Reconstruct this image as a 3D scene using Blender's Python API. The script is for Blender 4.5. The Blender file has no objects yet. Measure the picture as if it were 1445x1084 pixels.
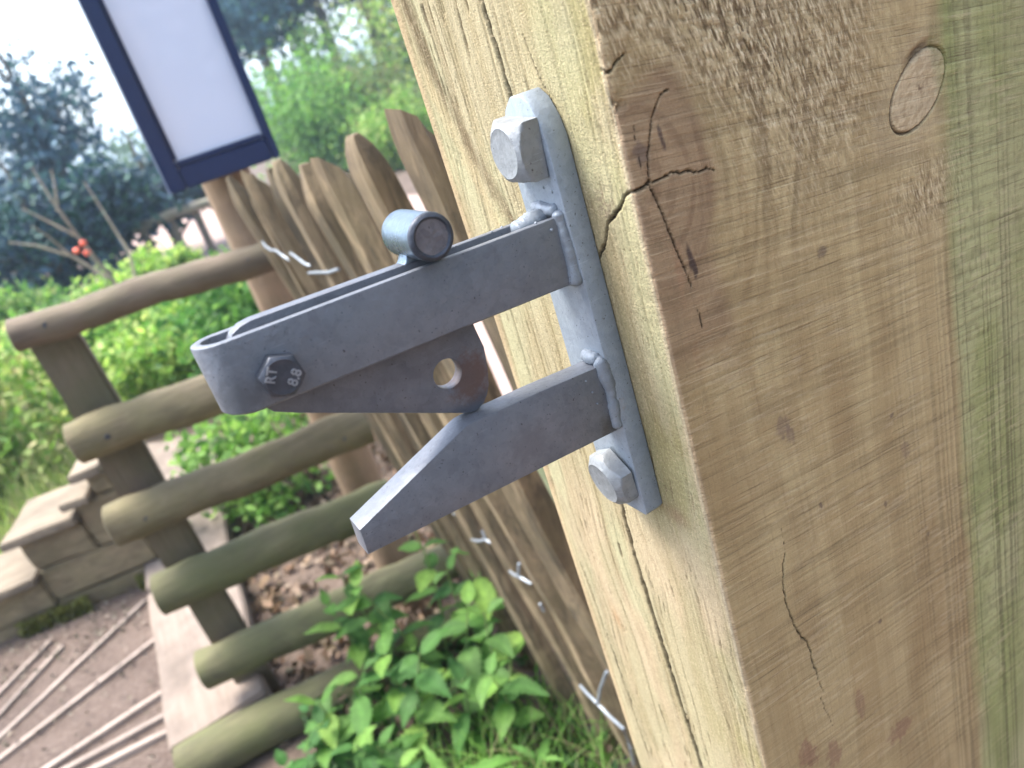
import bpy, bmesh, math, random
import numpy as np
from mathutils import Vector, Matrix, noise as mnoise

random.seed(7); rng = np.random.default_rng(11)
scene = bpy.context.scene
EYE = 1.2                      # camera height above the trodden ground

# ------------------------------------------------------------------ camera
cam_d = bpy.data.cameras.new('camera'); cam = bpy.data.objects.new('camera', cam_d)
scene.collection.objects.link(cam); scene.camera = cam
_p, _r, _a = math.radians(23.6), math.radians(18.2), math.radians(66.5)
_H = Vector((math.cos(_a), math.sin(_a), 0)); _R = Vector((math.sin(_a), -math.cos(_a), 0)); _Z = Vector((0, 0, 1))
_F = _H * math.cos(_p) - _Z * math.sin(_p); _U = _H * math.sin(_p) + _Z * math.cos(_p)
_X = math.cos(_r) * _R - math.sin(_r) * _U; _Y = math.sin(_r) * _R + math.cos(_r) * _U
cam.matrix_world = Matrix(((_X.x, _Y.x, -_F.x, 0), (_X.y, _Y.y, -_F.y, 0), (_X.z, _Y.z, -_F.z, EYE), (0, 0, 0, 1)))
cam_d.sensor_width = 36; cam_d.lens = 36 * 1085 / 1445
cam_d.clip_start = 0.01; cam_d.clip_end = 500
cam_d.dof.use_dof = True; cam_d.dof.focus_distance = 0.33; cam_d.dof.aperture_fstop = 10.2

# ------------------------------------------------------------------ sky, sun, exposure
SUN_AZ, SUN_EL = math.radians(-50), math.radians(64)      # azimuth from +Y towards +X
world = bpy.data.worlds.new('World'); scene.world = world; world.use_nodes = True
wn = world.node_tree; wn.nodes.clear()
sky = wn.nodes.new('ShaderNodeTexSky'); sky.sky_type = 'NISHITA'; sky.sun_disc = False
sky.sun_elevation = SUN_EL; sky.sun_rotation = SUN_AZ; sky.air_density = 1.0; sky.dust_density = 2.5; sky.ozone_density = 1.0
hs = wn.nodes.new('ShaderNodeHueSaturation'); hs.inputs['Saturation'].default_value = 0.7
bg = wn.nodes.new('ShaderNodeBackground'); bg.inputs['Strength'].default_value = 0.15
wo = wn.nodes.new('ShaderNodeOutputWorld')
wn.links.new(sky.outputs[0], hs.inputs['Color']); wn.links.new(hs.outputs[0], bg.inputs[0]); wn.links.new(bg.outputs[0], wo.inputs[0])
sun_d = bpy.data.lights.new('sun', 'SUN'); sun = bpy.data.objects.new('sun', sun_d); scene.collection.objects.link(sun)
sun_d.energy = 2.0; sun_d.angle = math.radians(28); sun_d.color = (1.0, 0.95, 0.87)
_sd = Vector((math.sin(SUN_AZ) * math.cos(SUN_EL), math.cos(SUN_AZ) * math.cos(SUN_EL), math.sin(SUN_EL)))
sun.rotation_euler = _sd.to_track_quat('Z', 'Y').to_euler(); sun.location = (-3, 3, 6)
vs = scene.view_settings; vs.view_transform = 'Standard'; vs.look = 'None'; vs.gamma = 1; vs.use_curve_mapping = False
vs.exposure = 2.28
scene.cycles.max_bounces = 6; scene.cycles.use_denoising = True

# ------------------------------------------------------------------ helpers
COL = scene.collection
def link(name, me, mat=None, parent=None):
    o = bpy.data.objects.new(name, me); COL.objects.link(o)
    if mat is not None and me is not None:
        if len(me.materials) == 0: me.materials.append(mat)
    if parent is not None:
        o.parent = parent
        if parent.type == 'EMPTY': o.matrix_parent_inverse = Matrix.Translation(-parent.location)   # meshes are built in place
    return o
def tag(o, label=None, cat=None, group=None, kind=None):
    if label: o['label'] = label
    if cat: o['category'] = cat
    if group: o['group'] = group
    if kind: o['kind'] = kind
    return o
def thing(name, loc, label, cat, group=None):
    o = bpy.data.objects.new(name, None); COL.objects.link(o); o.location = loc; o.empty_display_size = .05
    return tag(o, label, cat, group)
def mesh_np(name, verts, faces, smooth=False, cols=None, alpha=None):
    """verts (n,3), faces (m,4) or (m,3) arrays"""
    verts = np.asarray(verts, np.float32); faces = np.asarray(faces, np.int32); k = faces.shape[1]
    me = bpy.data.meshes.new(name); me.vertices.add(len(verts)); me.vertices.foreach_set('co', verts.ravel())
    me.loops.add(faces.size); me.loops.foreach_set('vertex_index', faces.ravel())
    me.polygons.add(len(faces)); me.polygons.foreach_set('loop_start', np.arange(0, faces.size, k, dtype=np.int32))
    if smooth: me.polygons.foreach_set('use_smooth', np.ones(len(faces), bool))
    me.update(calc_edges=True)
    if cols is not None:
        at = me.attributes.new('col', 'FLOAT_COLOR', 'POINT')
        c4 = np.ones((len(verts), 4), np.float32); c4[:, :3] = cols
        if alpha is not None: c4[:, 3] = alpha
        at.data.foreach_set('color', c4.ravel())
    me.validate()
    return me
def smooth_angle(me, deg=35):
    for p in me.polygons: p.use_smooth = True
    me.set_sharp_from_angle(angle=math.radians(deg))
def from_bm(name, bm, deg=None):
    bmesh.ops.recalc_face_normals(bm, faces=bm.faces)
    me = bpy.data.meshes.new(name); bm.to_mesh(me); bm.free()
    if deg: smooth_angle(me, deg)
    return me
def outline_plate(name, outline, holes, thick, bevel, to3):
    """extruded flat outline with holes; outline in mm (a,b); to3 maps (a,b,c) mm -> metres, c in +-thick/2"""
    cu = bpy.data.curves.new('tmp', 'CURVE'); cu.dimensions = '2D'; cu.fill_mode = 'BOTH'
    cu.extrude = max(thick / 2 - bevel, .01); cu.bevel_depth = bevel; cu.bevel_resolution = 1; cu.offset = -bevel
    for pts in [outline] + list(holes):
        sp = cu.splines.new('POLY'); sp.points.add(len(pts) - 1); sp.use_cyclic_u = True
        for i, (a, b) in enumerate(pts): sp.points[i].co = (a, b, 0, 1)
    ob = bpy.data.objects.new('tmp', cu); COL.objects.link(ob)
    dg = bpy.context.evaluated_depsgraph_get(); dg.update()
    me = bpy.data.meshes.new_from_object(ob.evaluated_get(dg)); me.name = name
    bpy.data.objects.remove(ob); bpy.data.curves.remove(cu)
    for v in me.vertices: v.co = to3(*v.co)
    bm = bmesh.new(); bm.from_mesh(me); bmesh.ops.remove_doubles(bm, verts=bm.verts, dist=1e-6)
    bmesh.ops.recalc_face_normals(bm, faces=bm.faces); bm.to_mesh(me); bm.free()
    me.materials.clear(); smooth_angle(me, 32)
    return me
def tube_mesh(name, pts, radii, seg=12, cap=True, noise_amp=0, nscale=20, squash=None, deg=40):
    """tube through points with per-point radius; squash(theta)->factor shapes the section"""
    pts = [Vector(p) for p in pts]; bm = bmesh.new(); rings = []
    t0 = (pts[1] - pts[0]).normalized(); ref = Vector((0, 0, 1)) if abs(t0.z) < .9 else Vector((0, 1, 0))
    for i, p in enumerate(pts):
        t = (pts[min(i + 1, len(pts) - 1)] - pts[max(i - 1, 0)]).normalized()
        n = (ref - t * ref.dot(t)).normalized(); b = t.cross(n)
        ring = []
        for k in range(seg):
            th = 2 * math.pi * k / seg; r = radii[i] if hasattr(radii, '__len__') else radii
            if squash: r *= squash(th, i / (len(pts) - 1))
            d = n * math.cos(th) + b * math.sin(th)
            q = p + d * r
            if noise_amp: q += d * noise_amp * mnoise.noise(q * nscale)
            ring.append(bm.verts.new(q))
        rings.append(ring)
    for i in range(len(rings) - 1):
        for k in range(seg):
            bm.faces.new((rings[i][k], rings[i][(k + 1) % seg], rings[i + 1][(k + 1) % seg], rings[i + 1][k]))
    if cap: bm.faces.new(rings[0][::-1]); bm.faces.new(rings[-1])
    return from_bm(name, bm, deg)
def bar_between(a, b, n, bend=0.0, seed=0):
    a, b = Vector(a), Vector(b); out = []
    for i in range(n):
        t = i / (n - 1); p = a.lerp(b, t)
        p += Vector((mnoise.noise(Vector((t * 3, seed, 0))), mnoise.noise(Vector((t * 3, seed, 5))), mnoise.noise(Vector((t * 3, seed, 9))))) * bend
        out.append(p)
    return out
def chunk_mesh(name, mn, mx, bev=.006, cuts=3, amp=.004, nscale=9, seed=0, rot=0.0):
    """rough sawn timber block: bevelled, subdivided, worn"""
    bm = bmesh.new(); bmesh.ops.create_cube(bm, size=1)
    d = [mx[i] - mn[i] for i in range(3)]; c = [(mx[i] + mn[i]) / 2 for i in range(3)]
    bmesh.ops.scale(bm, vec=d, verts=bm.verts)
    bmesh.ops.bevel(bm, geom=list(bm.edges), offset=bev, segments=2, affect='EDGES')
    bmesh.ops.subdivide_edges(bm, edges=[e for e in bm.edges if e.calc_length() > bev * 6], cuts=cuts, use_grid_fill=True)
    for v in bm.verts:
        n = v.co.normalized(); v.co += Vector((mnoise.noise(v.co * nscale + Vector((seed, 0, 0))), mnoise.noise(v.co * nscale + Vector((0, seed, 7))), mnoise.noise(v.co * nscale + Vector((3, 0, seed))))) * amp
    if rot: bmesh.ops.rotate(bm, cent=(0, 0, 0), matrix=Matrix.Rotation(rot, 3, 'Z'), verts=bm.verts)
    bmesh.ops.translate(bm, vec=c, verts=bm.verts)
    return from_bm(name, bm, 40)

# ------------------------------------------------------------------ materials
def new_mat(name):
    m = bpy.data.materials.new(name); m.use_nodes = True; nt = m.node_tree; nt.nodes.clear()
    out = nt.nodes.new('ShaderNodeOutputMaterial'); b = nt.nodes.new('ShaderNodeBsdfPrincipled'); nt.links.new(b.outputs[0], out.inputs[0])
    return m, nt, b, out
class N:
    def __init__(s, nt): s.nt = nt
    def add(s, t, **kw):
        n = s.nt.nodes.new(t)
        for k, v in kw.items():
            if k.startswith('i_'):
                n.inputs[k[2:].replace('_', ' ')].default_value = v
            else: setattr(n, k, v)
        return n
    def link(s, a, b): s.nt.links.new(a, b)
    def coords(s, scale=(1, 1, 1), rot=(0, 0, 0), kind='Object'):
        tc = s.add('ShaderNodeTexCoord'); mp = s.add('ShaderNodeMapping')
        mp.inputs['Scale'].default_value = scale; mp.inputs['Rotation'].default_value = rot
        s.link(tc.outputs[kind], mp.inputs['Vector']); return mp.outputs[0]
    def noise(s, vec, scale, detail=4, rough=.55, dist=0):
        n = s.add('ShaderNodeTexNoise'); n.inputs['Scale'].default_value = scale; n.inputs['Detail'].default_value = detail
        n.inputs['Roughness'].default_value = rough; n.inputs['Distortion'].default_value = dist
        s.link(vec, n.inputs['Vector']); return n.outputs['Fac']
    def ramp(s, fac, stops, interp='LINEAR'):
        r = s.add('ShaderNodeValToRGB'); e = r.color_ramp.elements; r.color_ramp.interpolation = interp
        while len(e) < len(stops): e.new(.5)
        for i, (p, c) in enumerate(stops):
            e[i].position = p; e[i].color = (*c, 1) if hasattr(c, '__len__') else (c, c, c, 1)
        s.link(fac, r.inputs[0]); return r.outputs[0]
    def mix(s, fac, a, b, mode='MIX'):
        m = s.add('ShaderNodeMix', data_type='RGBA', blend_type=mode, clamp_factor=True)
        for k, v in ((0, fac), (6, a), (7, b)):
            if hasattr(v, 'is_output') or hasattr(v, 'links'): s.link(v, m.inputs[k])
            else: m.inputs[k].default_value = v if k == 0 else (*v, 1)
        return m.outputs[2]
    def math(s, op, a, b=None):
        m = s.add('ShaderNodeMath', operation=op)
        for k, v in ((0, a), (1, b)):
            if v is None: continue
            if hasattr(v, 'links'): s.link(v, m.inputs[k])
            else: m.inputs[k].default_value = v
        return m.outputs[0]
    def bump(s, h, strength, dist, bsdf, normal=None):
        b = s.add('ShaderNodeBump'); b.inputs['Strength'].default_value = strength; b.inputs['Distance'].default_value = dist
        s.link(h, b.inputs['Height'])
        if normal is not None: s.link(normal, b.inputs['Normal'])
        if bsdf is not None: s.link(b.outputs[0], bsdf.inputs['Normal'])
        return b.outputs[0]
    def attr(s, name): return s.add('ShaderNodeAttribute', attribute_name=name)

def galvanised(name, base, dark, rough=.5, metal=.35, rust=None, scale=1.0):
    m, nt, b, out = new_mat(name); n = N(nt); v = n.coords()
    big = n.noise(v, 55 * scale, 5, .6); fine = n.noise(v, 620 * scale, 4, .65); speck = n.noise(v, 900 * scale, 2, .5)
    spang = n.noise(v, 160 * scale, 3, .5, .6)
    c = n.mix(n.ramp(big, [(.32, 0), (.68, 1)]), dark, base)
    c = n.mix(n.ramp(spang, [(.40, .35), (.62, 0)]), c, [x * .8 for x in base])
    vo = n.add('ShaderNodeTexVoronoi'); vo.inputs['Scale'].default_value = 330 * scale; vo.inputs['Randomness'].default_value = 1.0; n.link(v, vo.inputs['Vector'])
    sx = n.add('ShaderNodeSeparateColor'); n.link(vo.outputs['Color'], sx.inputs[0]); c = n.mix(n.math('MULTIPLY', sx.outputs[0], .22), c, [min(1, x * 1.4) for x in base])
    st = n.noise(n.coords((40, 40, 900), (.3, .5, .2)), 1.0, 3, .6); c = n.mix(n.ramp(st, [(.66, 0), (.74, .3)]), c, [min(1, x * 1.7) for x in base])
    c = n.mix(n.ramp(fine, [(.25, .35), (.45, 0)]), c, [x * .6 for x in dark])
    c = n.mix(n.ramp(speck, [(.255, .85), (.31, 0)]), c, (.028, .026, .028)); c = n.mix(n.ramp(n.noise(v, 130 * scale, 6, .75, .8), [(.28, .5), (.38, 0)]), c, [x * .45 for x in dark]); c = n.mix(n.ramp(n.noise(v, 75 * scale, 7, .8, 1.2), [(.62, 0), (.72, .22)]), c, [min(1, x * 1.5) for x in base])
    c = n.mix(n.ramp(n.noise(v, 320, 3), [(.72, 0), (.82, .35)]), c, [min(1, x * 1.7) for x in base])
    if rust:
        for (cx, cy, cz, r, colr, amt) in rust:
            geo = n.add('ShaderNodeNewGeometry'); d = n.add('ShaderNodeVectorMath', operation='DISTANCE')
            n.link(geo.outputs['Position'], d.inputs[0]); d.inputs[1].default_value = (cx, cy, cz)
            dd = n.math('ADD', d.outputs['Value'], n.math('MULTIPLY', n.math('SUBTRACT', n.noise(v, 260, 5, .7), .5), r * 1.6))
            c = n.mix(n.ramp(n.math('DIVIDE', dd, r), [(.45, amt), (1.0, 0)]), c, colr)
    n.link(c, b.inputs['Base Color']); b.inputs['Metallic'].default_value = metal
    n.link(n.ramp(big, [(.3, rough + .12), (.7, rough - .08)]), b.inputs['Roughness'])
    h = n.math('ADD', n.math('MULTIPLY', fine, .5), n.math('MULTIPLY', n.noise(v, 210 * scale, 4), .8))
    n.bump(h, .5, .0008, b)
    return m
def timber(name, c_lo, c_hi, moss=None, moss_amt=0.0, axis=2, scale=1.0, rough=.85, vary=.25, stain=0.0):
    m, nt, b, out = new_mat(name); n = N(nt)
    st = [22 * scale] * 3; st[axis] = 1.6 * scale; v = n.coords(st); v0 = n.coords()
    g = n.noise(v, 2.2, 6, .65, .4); blot = n.noise(v0, 6 * scale, 4, .6); fine = n.noise(v, 9, 4, .7)
    c = n.mix(n.ramp(g, [(.28, 0), (.72, 1)]), c_lo, c_hi)
    c = n.mix(n.ramp(blot, [(.35, .6), (.6, 0)]), c, [x * .45 for x in c_lo])
    c = n.mix(n.ramp(fine, [(.28, .5), (.42, 0)]), c, [x * .4 for x in c_lo])
    if stain:
        sv = [7.0] * 3; sv[axis] = 1.8; s1 = n.noise(n.coords(sv), 4.5, 5, .65, .8); c = n.mix(n.math('MULTIPLY', n.ramp(s1, [(.50, 0), (.62, 1)]), stain), c, (.035, .027, .018)); c = n.mix(n.math('MULTIPLY', n.ramp(s1, [(.30, 1), (.42, 0)]), stain * .7), c, [min(1, x * 1.45) for x in c_hi])
    if moss: c = n.mix(n.math('MULTIPLY', n.ramp(n.noise(v0, 9 * scale, 5, .6), [(.35, 0), (.65, 1)]), moss_amt), c, moss)
    oi = n.add('ShaderNodeObjectInfo'); hv = n.add('ShaderNodeHueSaturation')
    n.link(n.math('ADD', n.math('MULTIPLY', oi.outputs['Random'], vary * 2), 1 - vary), hv.inputs['Value']); n.link(c, hv.inputs['Color'])
    n.link(hv.outputs[0], b.inputs['Base Color']); b.inputs['Roughness'].default_value = rough
    n.bump(n.math('ADD', g, n.math('MULTIPLY', fine, .6)), .6, .004, b)
    return m
def foliage(name, tint=(1, 1, 1), trans=.42, rough=.65):
    m, nt, b, out = new_mat(name); n = N(nt)
    a = n.attr('col'); c = n.mix(1.0, a.outputs['Color'], tint, 'MULTIPLY')
    oi = n.add('ShaderNodeObjectInfo'); h0 = n.add('ShaderNodeHueSaturation'); n.link(n.math('ADD', n.math('MULTIPLY', oi.outputs['Random'], .55), .72), h0.inputs['Value']); n.link(n.math('ADD', n.math('MULTIPLY', oi.outputs['Random'], -.035), .515), h0.inputs['Hue'])
    n.link(c, h0.inputs['Color']); c = n.mix(n.ramp(n.noise(n.coords(), 60, 4, .6), [(.35, .35), (.6, 0)]), h0.outputs[0], (.03, .07, .02)); b.inputs['Specular IOR Level'].default_value = .25
    n.link(c, b.inputs['Base Color']); b.inputs['Roughness'].default_value = rough
    tr = n.add('ShaderNodeBsdfTranslucent'); hv = n.add('ShaderNodeHueSaturation'); hv.inputs['Value'].default_value = 1.5; hv.inputs['Saturation'].default_value = 1.1
    n.link(c, hv.inputs['Color']); n.link(hv.outputs[0], tr.inputs[0])
    mx = n.add('ShaderNodeMixShader'); mx.inputs[0].default_value = trans
    n.link(b.outputs[0], mx.inputs[1]); n.link(tr.outputs[0], mx.inputs[2]); n.link(mx.outputs[0], out.inputs[0])
    return m

M = {}
M['zinc_arm'] = galvanised('galvanised arm', (.155, .166, .19), (.115, .124, .144), .44, .4, rust=[(.108, .2505, EYE - .146, .011, (.10, .105, .12), .55), (.016, .254, EYE - .080, .010, (.075, .08, .088), .55), (.075, .252, EYE - .070, .016, (.18, .185, .205), .4), (.146, .2505, EYE - .158, .006, (.075, .065, .055), .6)])
M['zinc_plate'] = galvanised('galvanised plate', (.26, .30, .345), (.205, .24, .28), .45, .28, rust=[(.150, .256, EYE - .150, .010, (.30, .21, .15), .5)])
M['zinc_pawl'] = galvanised('worn steel pawl', (.122, .13, .152), (.086, .092, .11), .46, .35, rust=[(.096, .258, EYE - .112, .012, (.085, .05, .04), .8)])
M['zinc_bolt'] = galvanised('galvanised bolt', (.24, .255, .265), (.155, .165, .175), .5, .3)
M['zinc_head'] = galvanised('pivot bolt zinc', (.068, .076, .095), (.042, .048, .062), .40, .5)
M['letter'] = galvanised('stamped letters', (.26, .27, .29), (.18, .19, .21), .4, .3)
M['zinc_weld'] = galvanised('galvanised weld', (.215, .245, .28), (.145, .165, .195), .5, .3)
M['knob'] = galvanised('smooth zinc rod', (.16, .21, .27), (.10, .14, .18), .28, .75)
M['knob_end'] = galvanised('sawn rod end', (.20, .185, .19), (.09, .085, .095), .7, .2)

# ------------------------------------------------------------------ numpy noise for the big carved post
def vnoise(x, y, seed=0, octaves=1, gain=.5):
    tot = np.zeros_like(x, dtype=np.float64); amp = 1.0; norm = 0
    for o in range(octaves):
        g = np.random.default_rng(seed * 31 + o).random((256, 256))
        xi = np.floor(x).astype(int); yi = np.floor(y).astype(int); fx = x - xi; fy = y - yi
        fx = fx * fx * (3 - 2 * fx); fy = fy * fy * (3 - 2 * fy)
        a = g[xi & 255, yi & 255]; b_ = g[(xi + 1) & 255, yi & 255]; c = g[xi & 255, (yi + 1) & 255]; d = g[(xi + 1) & 255, (yi + 1) & 255]
        tot += amp * ((a * (1 - fx) + b_ * fx) * (1 - fy) + (c * (1 - fx) + d * fx) * fy); norm += amp
        amp *= gain; x = x * 2.03 + 17.3; y = y * 2.03 + 5.1
    return tot / norm                     # 0..1
def poly_dist(u, z, pts, jitter=0, seed=0):
    """distance (mm) to polyline and parameter 0..1 along it"""
    best = np.full(u.shape, 1e9); par = np.zeros(u.shape); L = 0
    segs = [math.dist(pts[i], pts[i + 1]) for i in range(len(pts) - 1)]; tot = sum(segs)
    if jitter:
        du = (vnoise(u * .25 + 3, z * .25, seed, 3) - .5) * jitter; dz = (vnoise(u * .25 + 41, z * .25 + 9, seed + 1, 3) - .5) * jitter
        u = u + du; z = z + dz
    for i, s in enumerate(segs):
        (ax, az), (bx, bz) = pts[i], pts[i + 1]
        t = np.clip(((u - ax) * (bx - ax) + (z - az) * (bz - az)) / (s * s), 0, 1)
        d = np.hypot(u - ax - t * (bx - ax), z - az - t * (bz - az)); m = d < best
        best[m] = d[m]; par[m] = (L + t[m] * s) / tot; L += s
    return best, par
def lerp3(a, b, t): return a + (b - a) * t[..., None]
def sstep(e0, e1, x): t = np.clip((x - e0) / (e1 - e0), 0, 1); return t * t * (3 - 2 * t)

def build_gate_post():
    X0, X1, Y0, Y1 = 161.0, 420.0, 219.0, 369.0         # millimetres
    st = .6
    cols = []                                            # (x, y, nx, ny, u, face)  face 0 = narrow face (-X), 1 = broad face (-Y), 2 = rest
    R = 2.2
    for y in np.arange(Y1 - 4, Y0 + R, -st): cols.append((X0, y, -1, 0, y, 0))
    for k in range(1, 5):
        th = k / 5 * math.pi / 2; cols.append((X0 + R - R * math.cos(th), Y0 + R - R * math.sin(th), -math.cos(th), -math.sin(th), Y0 if k < 3 else X0 + 1, 0 if k < 3 else 1))
    for x in np.arange(X0 + R, X1 - 3, st): cols.append((x, Y0, 0, -1, x, 1))
    for (x, y, nx, ny) in ((X1 - 1, Y0 + 1, .7, -.7), (X1, Y0 + 4, 1, 0), (X1, Y1 - 4, 1, 0), (X1 - 1, Y1 - 1, .7, .7), (X1 - 4, Y1, 0, 1), (X0 + 5, Y1, 0, 1), (X0 + 1.3, Y1 - 1.2, -.7, .7)):
        cols.append((x, y, nx, ny, x, 2))
    cols = np.array(cols); nc = len(cols)
    zs = np.concatenate([np.arange(-1260, -470, 30), np.arange(-470, 70, st), np.arange(70, 421, 30)]); nr = len(zs)
    C = {k: np.repeat(cols[None, :, i], nr, 0) for i, k in enumerate(['x', 'y', 'nx', 'ny', 'u', 'f'])}
    Zg = np.repeat(zs[:, None], nc, 1); U = C['u']; f0 = C['f'] == 0; f1 = C['f'] == 1; fine = (Zg > -475) & (Zg < 75)
    D = np.zeros_like(Zg); col = np.zeros(Zg.shape + (3,))
    # ---- broad sawn face -------------------------------------------------------------
    kx, kz, kr = 170.0, -62.0, 24.0
    dx, dz = U - kx, Zg - kz; r = np.hypot(dx, dz * .72)
    psi = dx * (1 - (kr * kr) / np.maximum(r * r, kr * kr * .6))
    bx_, bz_ = 318.5, -72.0; ang = math.radians(30)
    ex = (U - bx_) * math.cos(ang) + (Zg - bz_) * math.sin(ang); ez = -(U - bx_) * math.sin(ang) + (Zg - bz_) * math.cos(ang)
    rb = np.hypot(ex / 21.0, ez / 13.0)                    # oval dead knot, tilted
    psi = psi + 10 * np.exp(-(rb - 1).clip(0) ** 2 / .8) * np.sign(U - bx_) * .6
    wob = (vnoise(U / 60, Zg / 160, 3, 3) - .5) * 26
    g = psi + wob
    ring = vnoise(g / 7.5, Zg / 420, 5, 3); ring2 = vnoise(g / 2.3, Zg / 160, 6, 2)
    blot = vnoise(U / 34, Zg / 60, 8, 4)
    b1 = np.array([.425, .312, .155]); b2 = np.array([.49, .372, .192]); b3 = np.array([.28, .19, .088])
    cr = lerp3(np.broadcast_to(b1, col.shape), b2, sstep(.35, .7, ring)); cr = lerp3(cr, b3, sstep(.55, .80, ring2) * .18)
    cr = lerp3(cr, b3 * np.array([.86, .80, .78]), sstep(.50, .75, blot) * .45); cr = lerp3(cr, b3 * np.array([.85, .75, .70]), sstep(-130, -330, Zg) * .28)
    arcs = vnoise(r / 4.6 + (vnoise(U / 25, Zg / 25, 44, 2) - .5) * 2.4, np.arctan2(dz, dx) * .8, 45, 2); am_ = np.exp(-((r - 62) / 34) ** 2) * sstep(-150, -60, Zg)
    cr = lerp3(cr, b3 * .72, sstep(.5, .75, arcs) * am_ * .85); cr = lerp3(cr, b2 * 1.08, sstep(.5, .28, arcs) * am_ * .7)
    # paler, torn zone above and to the right of the knot
    torn = np.exp(-((r - 62) / 30) ** 2) * sstep(-75, -20, Zg + (U - 200) * .15) * sstep(330, 280, U)
    torn = np.maximum(torn, .7 * np.exp(-((U - 255) / 40) ** 2 - ((Zg + 40) / 45) ** 2))
    torn = np.maximum(torn, .6 * np.exp(-((U - 320) / 25) ** 2 - ((Zg + 118) / 16) ** 2))
    fl = vnoise((g + .25 * Zg) / 1.5, (Zg - .2 * U) / 4.5, 21, 2); tex = sstep(.52, .74, fl) * torn
    cr = lerp3(cr, np.array([.40, .30, .17]), torn * .55); cr = lerp3(cr, np.array([.70, .56, .35]), tex * .75)
    cr = lerp3(cr, np.array([.17, .11, .06]), sstep(.48, .28, fl) * torn * .85)
    # reddish knot at the arris
    kedge = r + (vnoise(U / 9, Zg / 14, 12, 3) - .5) * 10
    low = sstep(-60, -110, Zg)
    kn = sstep(36, 26, kedge) * sstep(-24, -34, Zg - (U - 170) * .35)
    kn = np.maximum(kn, sstep(24, 14, np.abs(U - 172 - (-(Zg + 95)) * .15)) * sstep(-70, -85, Zg) * sstep(-150, -118, Zg) * .85)
    krr = vnoise(r / 2.6, np.arctan2(dz, dx) * 1.2, 14, 2)
    kcol = lerp3(np.broadcast_to(np.array([.315, .212, .122]), col.shape), np.array([.245, .156, .09]), sstep(.4, .7, krr))
    kcol = lerp3(kcol, np.array([.30, .175, .10]), sstep(.6, .8, vnoise(U / 6, Zg / 22, 16, 2)) * low)
    cr = lerp3(cr, kcol, kn * .9)
    # oval knot
    inn = sstep(1.02, .94, rb)
    kb = lerp3(np.broadcast_to(np.array([.56, .43, .265]), col.shape), np.array([.45, .33, .19]), sstep(.45, .7, vnoise(ex / 2.5, ez / 1.2, 18, 2)))
    cr = lerp3(cr, kb, inn); rim = np.exp(-((rb - 1.0) / .034) ** 4)
    halo = np.exp(-((rb - 1.35) / .35) ** 2); cr = lerp3(cr, np.array([.42, .32, .20]), halo * .35 * (1 - inn))
    upper = np.exp(-((ex - 10) / 9) ** 2) * sstep(0, 5, ez); rim = np.maximum(rim, np.exp(-((rb - 1.1) / .14) ** 2) * upper)
    cr = lerp3(cr, np.array([.075, .045, .03]), np.clip(rim, 0, 1) * .9); Dr = -1.7 * rim
    pith = np.exp(-(np.hypot(ex - 1, ez) / 2.0) ** 2) * sstep(.45, .6, vnoise(ex / 1.1, ez / 1.1, 19)); cr = lerp3(cr, np.array([.14, .08, .05]), pith * .9)
    # algae band that was covered before, and its ribs
    gb = sstep(326, 341, U + (vnoise(U / 7, Zg / 28, 23, 4) - .5) * 13 + sstep(-60, 60, Zg) * -2)
    ribs = vnoise(U / 1.5, Zg / 300, 25); cells = vnoise(U / 2.2, Zg / 3.5, 26)
    gcol = lerp3(np.broadcast_to(np.array([.285, .31, .115]), col.shape), np.array([.40, .39, .19]), sstep(.3, .75, vnoise(U / 22, Zg / 60, 27, 3)))
    gcol = lerp3(gcol, gcol * .74, sstep(.45, .8, ribs)); gcol = lerp3(gcol, gcol * .6, sstep(.6, .8, cells) * .5); gcol = lerp3(gcol, np.array([.36, .30, .19]), sstep(360, 400, U) * .3)
    cr = lerp3(cr, gcol, gb * .88)
    ribm = sstep(255, 325, U) * sstep(-90, -180, Zg)
    cr = lerp3(cr, cr * .70, sstep(.52, .78, ribs) * ribm * .75)
    Dr += -.25 * sstep(.45, .8, ribs) * np.maximum(ribm, gb * .8) - .15 * cells * gb
    # saw kerfs, slanting
    q = Zg + .13 * U + (vnoise(U / 90, Zg / 90, 30) - .5) * 2.5
    kf = vnoise(q / 1.7, U / 70, 31); kf2 = vnoise(q / 9.0, U / 260, 32)
    scr = sstep(.84, .95, kf2) * sstep(.25, .6, vnoise(U / 40, q / 12, 33))
    Dr += -.22 * kf - .12 * sstep(.6, .9, vnoise(q / 5.2, U / 200, 35)); cr = lerp3(cr, cr * .66, sstep(.45, .9, kf) * .58 * (.7 + .3 * sstep(.3, .6, vnoise(U / 60, Zg / 50, 37, 2)))); cr = lerp3(cr, cr * 1.35 + .03, np.clip(scr, 0, 1) * .35)
    dash = sstep(.66, .80, vnoise(q / 1.1, U / 9, 38)) * sstep(.4, .7, vnoise(U / 25, Zg / 30, 39, 2)); cr = lerp3(cr, np.array([.62, .49, .32]), dash * .22)
    Dr += (vnoise(U / 40, Zg / 70, 36, 2) - .5) * .8 + tex * .45 - torn * .25
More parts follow.
